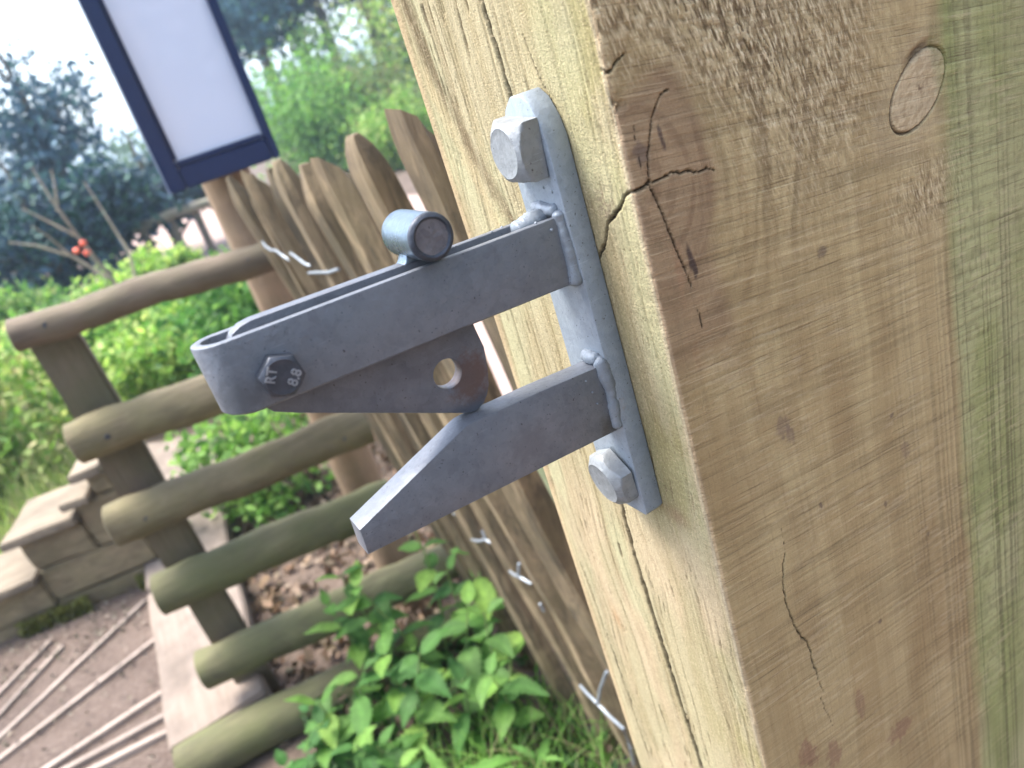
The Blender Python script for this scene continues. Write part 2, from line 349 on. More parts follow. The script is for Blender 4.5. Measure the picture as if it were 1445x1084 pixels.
    # stains and spots
    for (sx, sz, ru, rz, amt, cc) in ((180.8, -95.5, 1.7, 8.6, .92, (.055, .035, .03)), (178.5, -48, 1.0, 5, .8, (.07, .045, .04)), (249, -118, 3.2, 3.4, .7, (.12, .08, .06)), (168.5, -50, 4, 5, .55, (.12, .09, .08)),
                                      (211, -184, 5, 6, .45, (.15, .10, .085)), (214, -190, 3, 5, .45, (.14, .09, .08)), (281, -215, 1.8, 1.8, .7, (.12, .08, .06)), (288, -240, 4, 6, .4, (.17, .11, .09)),
                                      (190, -376, 7, 13, .55, (.20, .085, .065)), (208, -392, 6, 12, .5, (.20, .085, .065)), (261, -418, 12, 9, .5, (.19, .08, .06)), (232, -372, 4, 14, .4, (.21, .10, .075)), (255, -330, 2, 2.4, .7, (.11, .07, .05)), (226, -236, 1.2, 2.0, .7, (.1, .06, .05)), (270, -262, 1.5, 2, .6, (.1, .06, .05)), (300, -300, 1.4, 1.8, .6, (.1, .07, .05))):
        e = np.hypot((U - sx - (Zg - sz) * -.12) / ru, (Zg - sz) / rz) + (vnoise(U / 2.0, Zg / 3.0, 40, 2) - .5) * .9
        cr = lerp3(cr, np.array(cc), sstep(1.1, .55, e) * amt)
    # shakes
    def crack(Dm, cm, pts, w, depth, jit, seed, mask, taper=True):
        d, par = poly_dist(U, Zg, pts, jit, seed)
        wv = .56 * w * (np.sqrt(np.clip(np.minimum(par / .08 + .25, (1 - par) / .35 + .12), 0, 1)) if taper else 1.0) * (.75 + .5 * vnoise(Zg / 7, U / 7, seed + 5))
        k = np.exp(-(d / wv) ** 4) * mask
        cm2 = lerp3(cm, np.array([.022, .014, .010]), np.clip(k * 1.3, 0, 1) * .97)
        return Dm - .7 * depth * k, cm2
    for pts, w, dp, jit, sd in (
        ([(169, -59.5), (172.5, -48), (176, -40), (181, -34), (187, -33)], .5, 1.8, 1.2, 51),
        ([(169, -60), (177, -61), (184, -62), (192, -63.5), (200, -66.5)], .55, 2.0, 3.2, 52),
        ([(169.5, -60), (165, -61.5), (160, -61)], .95, 3.0, 1.0, 53),
        ([(169, -61), (172, -72), (174, -83), (178.5, -104)], .62, 2.2, 1.2, 54),
        ([(179, -113), (180, -124)], .4, 1.2, 1.2, 55), ([(168, -40), (167, -56)], .3, .8, 1.0, 56),
        ([(199.5, -246), (196, -256), (194.2, -266), (195.5, -282), (198.5, -296), (203, -305), (205, -322), (207.5, -344)], .62, 2.4, 2.2, 57),
        ([(200, -232), (199.5, -246)], .3, .8, 1.5, 60), ([(205, -345), (210, -372)], .35, .8, 1.5, 58), ([(157, -20), (163, -20.5), (171, -17)], .8, 2.6, 2.0, 59)):
        Dr, cr = crack(Dr, cr, pts, w, dp, jit, sd, f1.astype(float), taper=(sd != 53))
    notch = np.exp(-(np.hypot((U - 161) / 4.5, (Zg + 31 + .3 * (U - 161)) / 2.2)) ** 2) * sstep(.3, .6, vnoise(U / 1.5, Zg / 1.5, 61))
    Dr -= 2.0 * notch; cr = lerp3(cr, np.array([.10, .06, .035]), notch * .8)
    pale_arris = np.exp(-(np.abs(U - 161) / 1.6) ** 2); cr = lerp3(cr, np.array([.50, .37, .25]), pale_arris * .55)
    # ---- narrow face -----------------------------------------------------------------
    gy = U + (vnoise(Zg / 130, U / 90, 70, 3) - .5) * 26
    l1 = vnoise(gy / 9, Zg / 500, 71, 3); l2 = vnoise(gy / 2.0, Zg / 170, 72, 3); l3 = vnoise(gy / 1.0, Zg / 22, 73, 2)
    a1 = np.array([.272, .228, .127]); a2 = np.array([.315, .272, .162]); a3 = np.array([.205, .163, .086])
    cl = lerp3(np.broadcast_to(a1, col.shape), a2, sstep(.35, .7, l1)); cl = lerp3(cl, a3, sstep(.55, .8, l2) * .6)
    cl = lerp3(cl, np.array([.45, .34, .225]), sstep(.5, .75, vnoise(U / 30, Zg / 80, 74, 3)) * .45 * sstep(-190, -260, Zg))
    al = sstep(.48, .72, vnoise(U / 16, Zg / 60, 75, 4)) * np.exp(-(U - 226) ** 2 / 900); cl = lerp3(cl, np.array([.235, .205, .085]), al * .8)
    cl = lerp3(cl, np.array([.33, .33, .19]), sstep(.5, .75, vnoise(U / 25, Zg / 90, 76, 3)) * .5)
    # long grey-brown flow of grain round a hidden branch, upper far part
    dk, pk = poly_dist(U, Zg, [(362, 70), (350, 14), (345, -6), (338, -29), (329, -48), (319, -66), (309, -82), (302, -100)], 4, 77)
    flow = np.exp(-(dk / (9 - 5 * pk)) ** 2); cl = lerp3(cl, np.array([.12, .088, .045]), flow * (.5 + .45 * sstep(.3, .7, l2)))
    d2, p2 = poly_dist(U, Zg, [(356, -10), (340, -45), (322, -90)], 6, 78); cl = lerp3(cl, np.array([.36, .28, .15]), np.exp(-(d2 / 5) ** 2) * .5)
    spk = sstep(.74, .86, l3) * sstep(.35, .6, vnoise(U / 20, Zg / 40, 79, 2)); cl = lerp3(cl, np.array([.13, .09, .045]), spk * .8)
    chk = sstep(.78, .9, vnoise(gy / .9, Zg / 16, 80)) * sstep(10, 30, Zg + (U - 260) * .5)
    cl = lerp3(cl, np.array([.13, .09, .05]), chk * .75)
    dirt = np.exp(-np.hypot((U - 237) / 5, (Zg + 66) / 7) ** 2) * sstep(.4, .65, vnoise(U / 1.6, Zg / 1.6, 81, 2)); cl = lerp3(cl, np.array([.16, .12, .08]), dirt * .85)
    rbw = np.exp(-np.hypot((U - 240) / 7, (Zg + 211) / 5) ** 2); cl = lerp3(cl, np.array([.20, .125, .07]), rbw * .7)
    cl = lerp3(cl, np.array([.30, .17, .08]), np.exp(-np.hypot((U - 330) / 5, (Zg + 330) / 9) ** 2) * .55)
    sw = vnoise((Zg - .12 * U) / 1.6, U / 60, 82); cl = lerp3(cl, cl * .86, sstep(.55, .85, sw) * sstep(250, 225, U) * .8)
    Dl = -.55 * sstep(.5, .8, l2) - .9 * spk - 1.2 * chk + (vnoise(U / 30, Zg / 110, 83, 2) - .5) * 1.0 - .5 * flow
    for pts, w, dp, jit, sd in (
        ([(287, 75), (284.4, 14), (283.2, -5), (282.5, -22), (283, -50)], 2.3, 5.0, 1.6, 91),
        ([(284, -205), (286.5, -231), (287.5, -260), (286.5, -291), (284, -347), (279, -425), (276, -470)], 2.3, 5.5, 1.8, 92),
        ([(219, -61), (223, -62), (228, -66), (233, -70), (238, -74), (241, -79), (246, -84), (249, -88)], 1.0, 3.0, 1.8, 93),
        ([(262, -2), (258, -18), (252, -30)], .4, 1.0, 1.4, 94), ([(219, -20), (222, -19.5)], .8, 2.2, 1.0, 95), ([(355, -300), (350, -380), (346, -470)], .8, 2.5, 2, 96)):
        Dl, cl = crack(Dl, cl, pts, w, dp, jit, sd, f0.astype(float), taper=(sd not in (93, 92)))
    Dl = np.minimum(Dl, .1) - sstep(355, 366, U) * (1.5 + 3 * vnoise(Zg / 60, U * 0, 84, 2))
    cl = lerp3(cl, np.array([.44, .35, .24]), np.exp(-(np.abs(U - 219) / 2.0) ** 2) * .6)
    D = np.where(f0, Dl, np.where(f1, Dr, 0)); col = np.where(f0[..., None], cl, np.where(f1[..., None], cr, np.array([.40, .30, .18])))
    D = np.where(fine, D, 0)
    # uneven, slightly torn arris between the two faces
    ar = np.exp(-((C['x'] - X0) + (C['y'] - Y0)) ** 2 / 5.0) * (C['f'] < 2)
    D = D - ar * np.where(fine, (vnoise(Zg / 31, Zg * 0 + .37, 97, 6, .62) - .42).clip(0) * 6.0, 0)
    Px = (C['x'] + C['nx'] * D) / 1000; Py = (C['y'] + C['ny'] * D) / 1000; Pz = Zg / 1000 + EYE
    V = np.stack([Px, Py, Pz], -1).reshape(-1, 3)
    ii = np.arange(nr - 1)[:, None] * nc; jj = np.arange(nc)[None, :]; j2 = (jj + 1) % nc
    F = np.stack([ii + jj, ii + j2, ii + nc + j2, ii + nc + jj], -1).reshape(-1, 4)
    # caps: fan quads from a centre vertex pair
    V = np.vstack([V, [[.29, .294, zs[-1] / 1000 + EYE + .004]]]); top = len(V) - 1; b0 = (nr - 1) * nc
    j = np.arange(0, nc - 1, 2); cap = np.stack([b0 + j, b0 + j + 1, b0 + (j + 2) % nc, np.full(len(j), top)], -1)
    F = np.vstack([F, cap]); cc = np.vstack([col.reshape(-1, 3), [[.4, .3, .2]]])
    aa = np.append(np.where(f1, np.clip(torn * 1.15, 0, 1) * (1 - kn) * (1 - inn), np.where(f0, .12, 0)).ravel(), 0)
    me = mesh_np('gate_post', V, F, True, cc, aa)
    # material: the mesh carries its own colour, the shader adds fibre and fine relief
    m, nt, b, out = new_mat('sawn softwood'); n = N(nt)
    a = n.attr('col'); v = n.coords((160, 420, 420)); vg = n.coords((700, 700, 28)); vi0 = n.coords((1, 1, 1), (0, math.radians(-7.5), 0)); mp2 = n.add('ShaderNodeMapping'); mp2.inputs['Scale'].default_value = (28, 900, 1250); n.link(vi0, mp2.inputs[0]); vi = mp2.outputs[0]
    f1n = n.noise(vg, 1.0, 4, .7); f2n = n.noise(vi, 1.0, 3, .6); f3n = n.noise(n.coords(), 900, 3, .6); f4n = n.noise(n.coords(), 45, 4, .6)
    c = n.mix(n.ramp(f1n, [(.3, .15), (.5, 0)]), a.outputs['Color'], (.10, .065, .035))
    c = n.mix(n.ramp(f2n, [(.58, 0), (.72, .5)]), c, (.58, .45, .28)); c = n.mix(n.ramp(f2n, [(.28, .6), (.44, 0)]), c, (.11, .07, .038))
    fr0 = n.coords((1, 1, 1), (0, math.radians(14), 0)); fm = n.add('ShaderNodeMapping'); fm.inputs['Scale'].default_value = (950, 950, 230); n.link(fr0, fm.inputs[0])
    fk = n.noise(fm.outputs[0], 1.0, 2, .5); am = a.outputs['Alpha']
    c = n.mix(n.math('MULTIPLY', n.ramp(fk, [(.56, 0), (.66, .85)]), am), c, (.78, .64, .42)); c = n.mix(n.math('MULTIPLY', n.ramp(fk, [(.34, .85), (.45, 0)]), am), c, (.10, .065, .03))
    hv = n.add('ShaderNodeHueSaturation'); n.link(c, hv.inputs['Color'])
    n.link(n.math('ADD', .72, n.math('MULTIPLY', n.math('ADD', n.math('MULTIPLY', f3n, .7), n.math('MULTIPLY', f4n, .5)), .5)), hv.inputs['Value'])
    n.link(hv.outputs[0], b.inputs['Base Color']); b.inputs['Roughness'].default_value = .82; b.inputs['Specular IOR Level'].default_value = .25
    h = n.math('ADD', n.math('ADD', n.math('MULTIPLY', f1n, .8), n.math('MULTIPLY', f2n, .6)), n.math('MULTIPLY', f3n, .4))
    h = n.math('ADD', h, n.math('MULTIPLY', n.math('MULTIPLY', fk, am), 2.2)); n.bump(h, .75, .0010, b)
    o = link('gate_post', me, m)
    tag(o, 'thick square sawn timber gate post filling the right side, cracked knot on its edge', 'post')
    return o
build_gate_post()

# ------------------------------------------------------------------ the gate catch
def mm(x, y, z): return Vector((x / 1000, y / 1000, z / 1000 + EYE))
catch = thing('gate_catch', mm(156, 263, -208), 'galvanised steel self-locking gate catch bolted to the timber post', 'gate catch')
def arc_pts(cx, cy, r, a0, a1, n): return [(cx + r * math.cos(math.radians(a0 + (a1 - a0) * i / n)), cy + r * math.sin(math.radians(a0 + (a1 - a0) * i / n))) for i in range(n + 1)]
# back plate, outline in (y, z)
pl = [(248.2, -207), (249.5, -208.6), (277.0, -208.6), (278.2, -207)] + [(278.2, -40), (276.5, -33.5), (271.5, -25.5), (266, -21.5), (259, -21.0), (254.0, -24.5), (250.2, -31.5), (248.4, -39)]
me = outline_plate('back_plate', pl, [], 10.0, .9, lambda a, b, c: mm(155.8 + c, a, b))
link('back_plate', me, M['zinc_plate'], catch)
# folded strap arm
def strap():
    bm = bmesh.new(); T = 3.6; Y0, Y1 = 252.0, 270.0; yc = (Y0 + Y1) / 2; R = (Y1 - Y0) / 2; xt = 10.2
    path = []
    for x in np.linspace(152, xt + R, 24): path.append((x, Y0, 0, -1))
    for k in range(1, 16):
        th = math.pi * k / 16; path.append((xt + R - R * math.sin(th), yc - R * math.cos(th), -math.sin(th), -math.cos(th)))
    for x in np.linspace(xt + R, 152, 24): path.append((x, Y1, 0, 1))
    def zt(x): return -59.2 - .0545 * (x - 10)
    def zb(x): return -84.9 - .067 * (x - 10) + (1.6 * max(0, (22 - x) / 12) ** 2 if x < 22 else 0)
    prof = [(0, .0, .7), (0, .0, -1), (.7, 0, 0)]
    rings = []
    for (x, y, nx, ny) in path:
        e = .7; q = []
        for (off, top, dz) in ((0, 1, -e), (e * .3, 1, -e * .3), (e, 1, 0), (T - e, 1, 0), (T - e * .3, 1, -e * .3), (T, 1, -e), (T, 0, e), (T - e, 0, 0), (e, 0, 0), (0, 0, e)):
            xx = x - nx * off; yy = y - ny * off; z = (zt(x) if top else zb(x)) + dz
            p = mm(xx, yy, z); p += Vector((0, ny * 1, 0)) * .00018 * mnoise.noise(p * 90)
            q.append(bm.verts.new(p))
        rings.append(q)
    K = len(rings[0])
    for i in range(len(rings) - 1):
        for k in range(K): bm.faces.new((rings[i][k], rings[i][(k + 1) % K], rings[i + 1][(k + 1) % K], rings[i + 1][k]))
    bm.faces.new(rings[0]); bm.faces.new(rings[-1])
    return from_bm('arm', bm, 40)
link('arm', strap(), M['zinc_arm'], catch)
# pawl with its eye, outline in (x, z)
pw = [(20.5, -66), (21.5, -62.2), (23.6, -59.8), (27, -58.4), (31, -58.0), (88, -61.6), (101, -62.8), (104.2, -64.5), (105.0, -95.0), (106.0, -103.4), (104.6, -112), (102.8, -118.6), (100.9, -121.8), (98.2, -124.6), (94.5, -126.0), (91.0, -125.4), (32, -94.2), (25, -90.0), (21, -84)]
me = outline_plate('pawl', pw, [arc_pts(88.3, -106.5, 5.9, 0, -345, 23)], 6.6, .5, lambda a, b, c: mm(a, 261.3 + c, b))
link('pawl', me, M['zinc_pawl'], catch)
# lifting knob: a stub of round bar welded on the pawl
def knob(rim=False):
    bm = bmesh.new(); cx, cz, R = 95.8, -53.8, 8.5; S = 40; rings = []
    prof = [(247.4, R), (250, R), (256, R), (262, R), (268, R), (272.5, R), (273.8, R - .5), (274.2, R - 1.5)]
    if rim: prof = [(246.3, R - 2.3), (245.9, R - 2.0), (245.6, R - 1.5), (246.1, R - .35), (246.9, R), (247.5, R + .02)]
    for (y, r) in prof:
        ring = []
        for k in range(S):
            th = 2 * math.pi * k / S
            rr = r * (1 + .012 * mnoise.noise(Vector((math.cos(th) * 1.5, math.sin(th) * 1.5, y * .05)))) + (.22 * mnoise.noise(Vector((th * 3, y, 2))) if y < 247 else 0)
            ring.append(bm.verts.new(mm(cx + rr * math.cos(th), y, cz + rr * math.sin(th))))
        rings.append(ring)
    for i in range(len(rings) - 1):
        for k in range(S): bm.faces.new((rings[i][k], rings[i][(k + 1) % S], rings[i + 1][(k + 1) % S], rings[i + 1][k]))
    if not rim: bm.faces.new(rings[-1])
    return from_bm('rim' if rim else 'knob', bm, 50), (cx, cz, R)
km, (kcx, kcz, kR) = knob(); knob_o = link('knob', km, M['knob'], catch)
M['rim'] = galvanised('dark sheared rim', (.055, .065, .085), (.03, .036, .05), .4, .4); link('rim', knob(True)[0], M['rim'], knob_o)
link('neck', outline_plate('neck', [(85.2, -62.6), (87.6, -61.0), (88.8, -59.0), (89.2, -56.5), (90, -53), (101, -53), (102.2, -58), (103.4, -63.0)], [], 8.4, 1.2, lambda a, b, c: mm(a, 262.2 + c, b)), M['knob'], knob_o)
bm = bmesh.new(); prev = None; cv = bm.verts.new(mm(kcx, 246.5, kcz))
for rr in (1.2, 2.4, 3.6, 4.2, kR - 2.1):
    ring = [bm.verts.new(mm(kcx + rr * math.cos(2 * math.pi * k / 40), 246.4 + .35 * mnoise.noise(Vector((rr * math.cos(2 * math.pi * k / 40), rr * math.sin(2 * math.pi * k / 40), 3)) * .7), kcz + rr * math.sin(2 * math.pi * k / 40))) for k in range(40)]
    for k in range(40):
        if prev is None: bm.faces.new((cv, ring[k], ring[(k + 1) % 40]))
        else: bm.faces.new((prev[k], ring[k], ring[(k + 1) % 40], prev[(k + 1) % 40]))
    prev = ring
link('end_face', from_bm('end_face', bm, 60), M['knob_end'], knob_o)['label'] = 'rough sawn end of the round lifting knob'
def bead(name, pts, rad, seed, amp=.2, seg=16, sub=12, pool=3.2, parent=catch, mat='zinc_weld'):
    """a run of weld: a lumpy ridge with overlapping pools"""
    P = [Vector(p) for p in pts]; full = []
    for i in range(len(P) - 1):
        for k in range(sub): full.append(P[i].lerp(P[i + 1], k / sub))
    full.append(P[-1]); bm = bmesh.new(); rings = []; L = 0
    for i, p in enumerate(full):
        t = (full[min(i + 1, len(full) - 1)] - full[max(i - 1, 0)]).normalized()
        if i: L += (p - full[i - 1]).length
        a = t.orthogonal().normalized(); b = t.cross(a)
        end = math.sqrt(max(.05, min(1, min(i, len(full) - 1 - i) / 3 + .12)))
        w = rad * end * (1 + amp * .5 * mnoise.noise(Vector((L * .09, seed, 1))))
        ring = []
        for k in range(seg):
            th = 2 * math.pi * k / seg; d = a * math.cos(th) + b * math.sin(th); q = p + d * w
            q += d * rad * .24 * mnoise.noise(q * .13 + Vector((seed, 0, 0))) + d * rad * .09 * mnoise.noise(q * .55) + d * rad * .06 * mnoise.noise(q * 1.6) + d * rad * .04 * mnoise.noise(q * 3.7)
            ring.append(bm.verts.new(mm(*q)))
        rings.append(ring)
    for i in range(len(rings) - 1):
        for k in range(seg): bm.faces.new((rings[i][k], rings[i][(k + 1) % seg], rings[i + 1][(k + 1) % seg], rings[i + 1][k]))
    bm.faces.new(rings[0][::-1]); bm.faces.new(rings[-1])
    return link(name, from_bm(name, bm, 75), M[mat], parent)
# striker arm below, outline in (x, z)
lo = [(33.4, -142.4), (32.6, -153.4), (151.4, -162.6), (151.4, -131.2), (120, -128.2), (88.5, -125.9), (85.3, -126.0), (82.3, -126.9)]
me = outline_plate('striker_arm', lo, [], 12.0, .6, lambda a, b, c: mm(a, 256.5 + c, b))
link('striker_arm', me, M['zinc_arm'], catch)
# welds
bead('weld', [(150.0, 252.4, -64.5), (150.4, 252.0, -72), (150.6, 252.0, -80), (150.4, 252.2, -88), (149.8, 252.4, -95.5)], 3.0, 11, .45)
bead('weld', [(151, 253, -64.5), (150.2, 258, -64.8), (150.4, 264, -64.0), (151, 270, -64.5)], 2.6, 12, .5)
bead('weld', [(134, 261, -68.0), (139, 261, -67.6), (144, 261, -67.0), (149, 261.5, -66.5)], 3.9, 13, .2)
bead('weld', [(150.0, 251.2, -127), (150.4, 250.6, -136), (150.6, 250.6, -145), (150.3, 250.8, -153), (149.8, 251.0, -162)], 3.1, 14, .45)
bead('weld', [(149.6, 250.6, -128), (149.6, 256, -128.6), (150.4, 263, -129)], 2.5, 15, .5)
bead('weld', [(150.2, 263, -130), (149.8, 263, -145), (150.2, 263, -160)], 2.0, 16)
bead('weld', [(150.2, 271, -66), (149.9, 270.9, -80), (150.2, 271, -95)], 2.0, 17)
def spatter(spots, seed):
    bm = bmesh.new()
    for (x, y, z, r) in spots:
        res = bmesh.ops.create_icosphere(bm, subdivisions=2, radius=r / 1000)
        for v in res['verts']:
            v.co *= 1 + .3 * mnoise.noise(v.co * 1500 + Vector((x, y, z)))
            v.co += mm(x, y, z)
    return from_bm('spatter', bm, 60)
sp = [(145, 251.8, -70.5, .8), (140.5, 254, -66.1, .6), (137, 266, -66.0, .7), (133.5, 268.5, -66.0, .6), (128, 267, -65.6, .45), (60, 270, -62, .55), (52, 269.5, -61.6, .4), (151, 253.5, -57.5, .7), (151, 259, -56.0, .6), (150.8, 262, -53, .5), (142.2, 250.3, -140, .5), (143, 250.3, -146, .45), (140.8, 250.4, -134, .4)]
tag(link('spatter', spatter(sp, 1), M['zinc_weld'], catch), 'tiny beads of weld spatter', kind='stuff')
# bolts
def hex_head(AF, Hh, face_r, dome, S=72, phase=0.0, rings_on_face=False, lumpy=0.0, sides=6):
    """hexagon head, axis +Z (mm), chamfered by a cone like a forged head"""
    bm = bmesh.new(); rc = AF / 2 / math.cos(math.pi / sides); levels = [0.0, .15] + list(np.linspace(Hh * .45, Hh, 12)); rings = []
    for h in levels:
        t = max(0, (h - (Hh - dome)) / dome) if dome else 0
        cone = rc + .001 + (face_r - rc) * t ** 1.25 if t > 0 else rc + 1
        ring = []
        for k in range(S):
            th = 2 * math.pi * k / S; loc = ((th - phase) % (2 * math.pi / sides)) - math.pi / sides
            r = min(AF / 2 / math.cos(loc), cone) - (.35 if h == 0 else 0)
            x, y = r * math.cos(th), r * math.sin(th)
            w = lumpy * mnoise.noise(Vector((x, y, h)) * .35)
            ring.append(bm.verts.new((x * (1 + w * .06), y * (1 + w * .06), h + w * .3)))
        rings.append(ring)
    fr = [face_r - .5, face_r * .72, face_r * .5, face_r * .28]
    for q, r in enumerate(fr):
        dz = [-.12, -.22, -.10, -.24][q] if rings_on_face else -.12
        rings.append([bm.verts.new((r * math.cos(2 * math.pi * k / S), r * math.sin(2 * math.pi * k / S), Hh + dz)) for k in range(S)])
    for i in range(len(rings) - 1):
        for k in range(S): bm.faces.new((rings[i][k], rings[i][(k + 1) % S], rings[i + 1][(k + 1) % S], rings[i + 1][k]))
    bm.faces.new(rings[-1]); bm.faces.new(rings[0][::-1])
    return bm
def place_head(bm, origin, axis, up, name, parent, mat, deg=30):
    az = Vector(axis).normalized(); ay = Vector(up); ay = (ay - az * ay.dot(az)).normalized(); ax = ay.cross(az)
    for v in bm.verts:
        c = v.co.copy(); v.co = mm(*(Vector(origin) + ax * c.x + ay * c.y + az * c.z))
    return link(name, from_bm(name, bm, deg), M[mat], parent)
b1 = place_head(hex_head(22.0, 10.9, 9.4, 4.8, phase=math.radians(40), rings_on_face=True, lumpy=.35, sides=4), (150.9, 262.0, -39.8), (-1, .02, .03), (0, 0, 1), 'coach_bolt', catch, 'zinc_bolt')
b1['label'] = 'upper coach bolt with ringed end face'
b2 = place_head(hex_head(25.4, 9.4, 10.0, 4.4, phase=math.radians(26), rings_on_face=True, lumpy=.4), (150.9, 262.6, -190.0), (-1, .05, -.10), (0, 0, 1), 'coach_bolt', catch, 'zinc_bolt')
b2['label'] = 'lower coach bolt sitting slightly askew'
pv = place_head(hex_head(13.4, 5.6, 5.85, 1.5, phase=math.radians(40)), (31.2, 252.1, -76.6), (0, -1, 0), (0, 0, 1), 'pivot_bolt', catch, 'zinc_head')
pv['label'] = 'hexagon bolt head stamped RT and 8.8'
def face_text(txt, size, cx, cz, phi, y):
    cu = bpy.data.curves.new('t', 'FONT'); cu.body = txt; cu.size = size; cu.align_x = 'CENTER'; cu.align_y = 'CENTER'; cu.extrude = .30; cu.bevel_depth = .10; cu.bevel_resolution = 1; cu.offset = .02
    ob = bpy.data.objects.new('t', cu); COL.objects.link(ob); dg = bpy.context.evaluated_depsgraph_get(); dg.update()
    me = bpy.data.meshes.new_from_object(ob.evaluated_get(dg)); bpy.data.objects.remove(ob); bpy.data.curves.remove(cu)
    ph = math.radians(phi); ex = Vector((math.cos(ph), 0, math.sin(ph))); ey = Vector((-math.sin(ph), 0, math.cos(ph)))
    for v in me.vertices:
        c = v.co.copy(); p = Vector((cx, y, cz)) + ex * c.x + ey * c.y + Vector((0, -1, 0)) * c.z; v.co = mm(*p)
    me.materials.clear(); me.name = 'lettering'; smooth_angle(me, 40)
    return link('lettering', me, M['letter'], pv)
yf = 252.1 - 5.6 + .12
face_text('RT', 4.4, 31.2 - 3.2, -76.6 + 2.0, 57, yf); face_text('8.8', 4.7, 31.2 + 3.3, -76.6 - 1.8, 47, yf)

# ------------------------------------------------------------------ ground and paths
def ground_mat(name, c1, c2, c3, sc=1.0):
    m, nt, b, out = new_mat(name); n = N(nt); v = n.coords()
    a = n.noise(v, 3 * sc, 6, .65); f = n.noise(v, 60 * sc, 5, .7)
    c = n.mix(n.ramp(a, [(.35, 0), (.65, 1)]), c1, c2); c = n.mix(n.ramp(f, [(.45, 0), (.7, .8)]), c, c3)
    n.link(c, b.inputs['Base Color']); b.inputs['Roughness'].default_value = .95; n.bump(f, .8, .012, b); return m
def sheet(name, fn, us, vs_, mat):
    V = []; 
    for v in vs_:
        for u in us: V.append(fn(u, v))
    nu = len(us); F = [(j * nu + i, j * nu + i + 1, (j + 1) * nu + i + 1, (j + 1) * nu + i) for j in range(len(vs_) - 1) for i in range(nu - 1)]
    return link(name, mesh_np(name, V, F, True), mat)
def gz(x, y):
    h = .02 * mnoise.noise(Vector((x * 1.5, y * 1.5, 0))) + .012 * mnoise.noise(Vector((x * 6, y * 6, 3)))
    h += -.012
    return h
xs = sorted(set([-300, -120, -60, -30, -15, -8, -5] + list(np.arange(-3, 4, .07)) + [5, 8, 15, 30, 60, 120, 300])); ys = sorted(set([-300, -100, -30, -10, -4, -2] + list(np.arange(-1, 5, .07)) + [6, 7, 8, 10, 13, 17, 22, 30, 45, 70, 120, 300]))
gm = ground_mat('woodland soil', (.060, .042, .030), (.105, .074, .055), (.16, .115, .09))
tag(sheet('ground', lambda x, y: (x, y, gz(x, y)), xs, ys, gm), kind='structure')
pm = ground_mat('pink gravel', (.30, .205, .175), (.36, .26, .225), (.44, .34, .30), 2)
def pathfn(u, v):                     # gravel track behind the paling fence, bending left far away
    xc = 1.75 + .012 * v * v * .2 - max(0, v - 6) * .12; w = 1.15
    return (xc + u * w, v, .018 + .006 * mnoise.noise(Vector((u * 3, v * 2, 1))) + .02)
tag(sheet('gravel_path', pathfn, list(np.linspace(-1, 1, 12)), list(np.arange(-2, 26, .5)), pm), kind='structure')
em = ground_mat('trodden earth', (.072, .048, .037), (.12, .085, .067), (.18, .138, .115), 1.5)
def earthfn(u, v): return (u, v, gz(u, v) * .4 + .022)
earth = tag(sheet('earth_path', earthfn, list(np.linspace(-2.2, -.28, 24)), list(np.linspace(.6, 2.75, 26)), em), kind='structure')
M['batten'] = timber('pale tread batten', (.27, .215, .18), (.38, .31, .265), axis=0)
for i, (a, b_) in enumerate((((-.80, 2.215), (-.62, 2.40)), ((-.756, 2.145), (-.585, 2.336)), ((-.86, 1.965), (-.343, 2.336)), ((-1.0, 1.869), (-.303, 2.112)), ((-1.0, 1.785), (-.305, 1.852)), ((-.95, 1.815), (-.315, 1.752)), ((-.9, 1.79), (-.32, 1.687)))):
    d = Vector((b_[0] - a[0], b_[1] - a[1], 0)); L = d.length; c = Vector(((a[0] + b_[0]) / 2, (a[1] + b_[1]) / 2, .03))
    me = chunk_mesh('batten', (c.x - L / 2, c.y - .008, .0), (c.x + L / 2, c.y + .008, .030), .002, 6, .0025, 6, i)
    for v in me.vertices:
        r = Matrix.Rotation(math.atan2(d.y, d.x), 3, 'Z') @ (Vector(v.co) - Vector((c.x, c.y, 0))); v.co = r + Vector((c.x, c.y, 0))
    o = link('batten', me, M['batten']); o.parent = earth
# edging sleeper of pale timber beside the barrier
M['pale_sleeper'] = timber('pale sleeper', (.165, .127, .10), (.25, .20, .165), axis=1, vary=.05)
def quad_block(name, base, z0, z1, seed, mat):
    bm = bmesh.new(); lo_ = [bm.verts.new((x, y, z0)) for x, y in base]; hi = [bm.verts.new((x, y, z1)) for x, y in base]
    bm.faces.new(lo_[::-1]); bm.faces.new(hi)
    for i in range(len(base)): j = (i + 1) % len(base); bm.faces.new((lo_[i], lo_[j], hi[j], hi[i]))
    bmesh.ops.recalc_face_normals(bm, faces=bm.faces)
    bmesh.ops.bevel(bm, geom=list(bm.edges), offset=.006, segments=2, affect='EDGES')
    bmesh.ops.subdivide_edges(bm, edges=[e for e in bm.edges if e.calc_length() > .04], cuts=4, use_grid_fill=True)
    for v in bm.verts: v.co += Vector((mnoise.noise(v.co * 8), mnoise.noise(v.co * 8 + Vector((seed, 3, 0))), mnoise.noise(v.co * 8 + Vector((0, seed, 9))))) * .005
    return link(name, from_bm(name, bm, 40), mat)
slp = thing('edging_sleeper', (-.2, 2.0, 0), 'pale flat timber sleepers lying along the path behind the log barrier', 'sleeper')
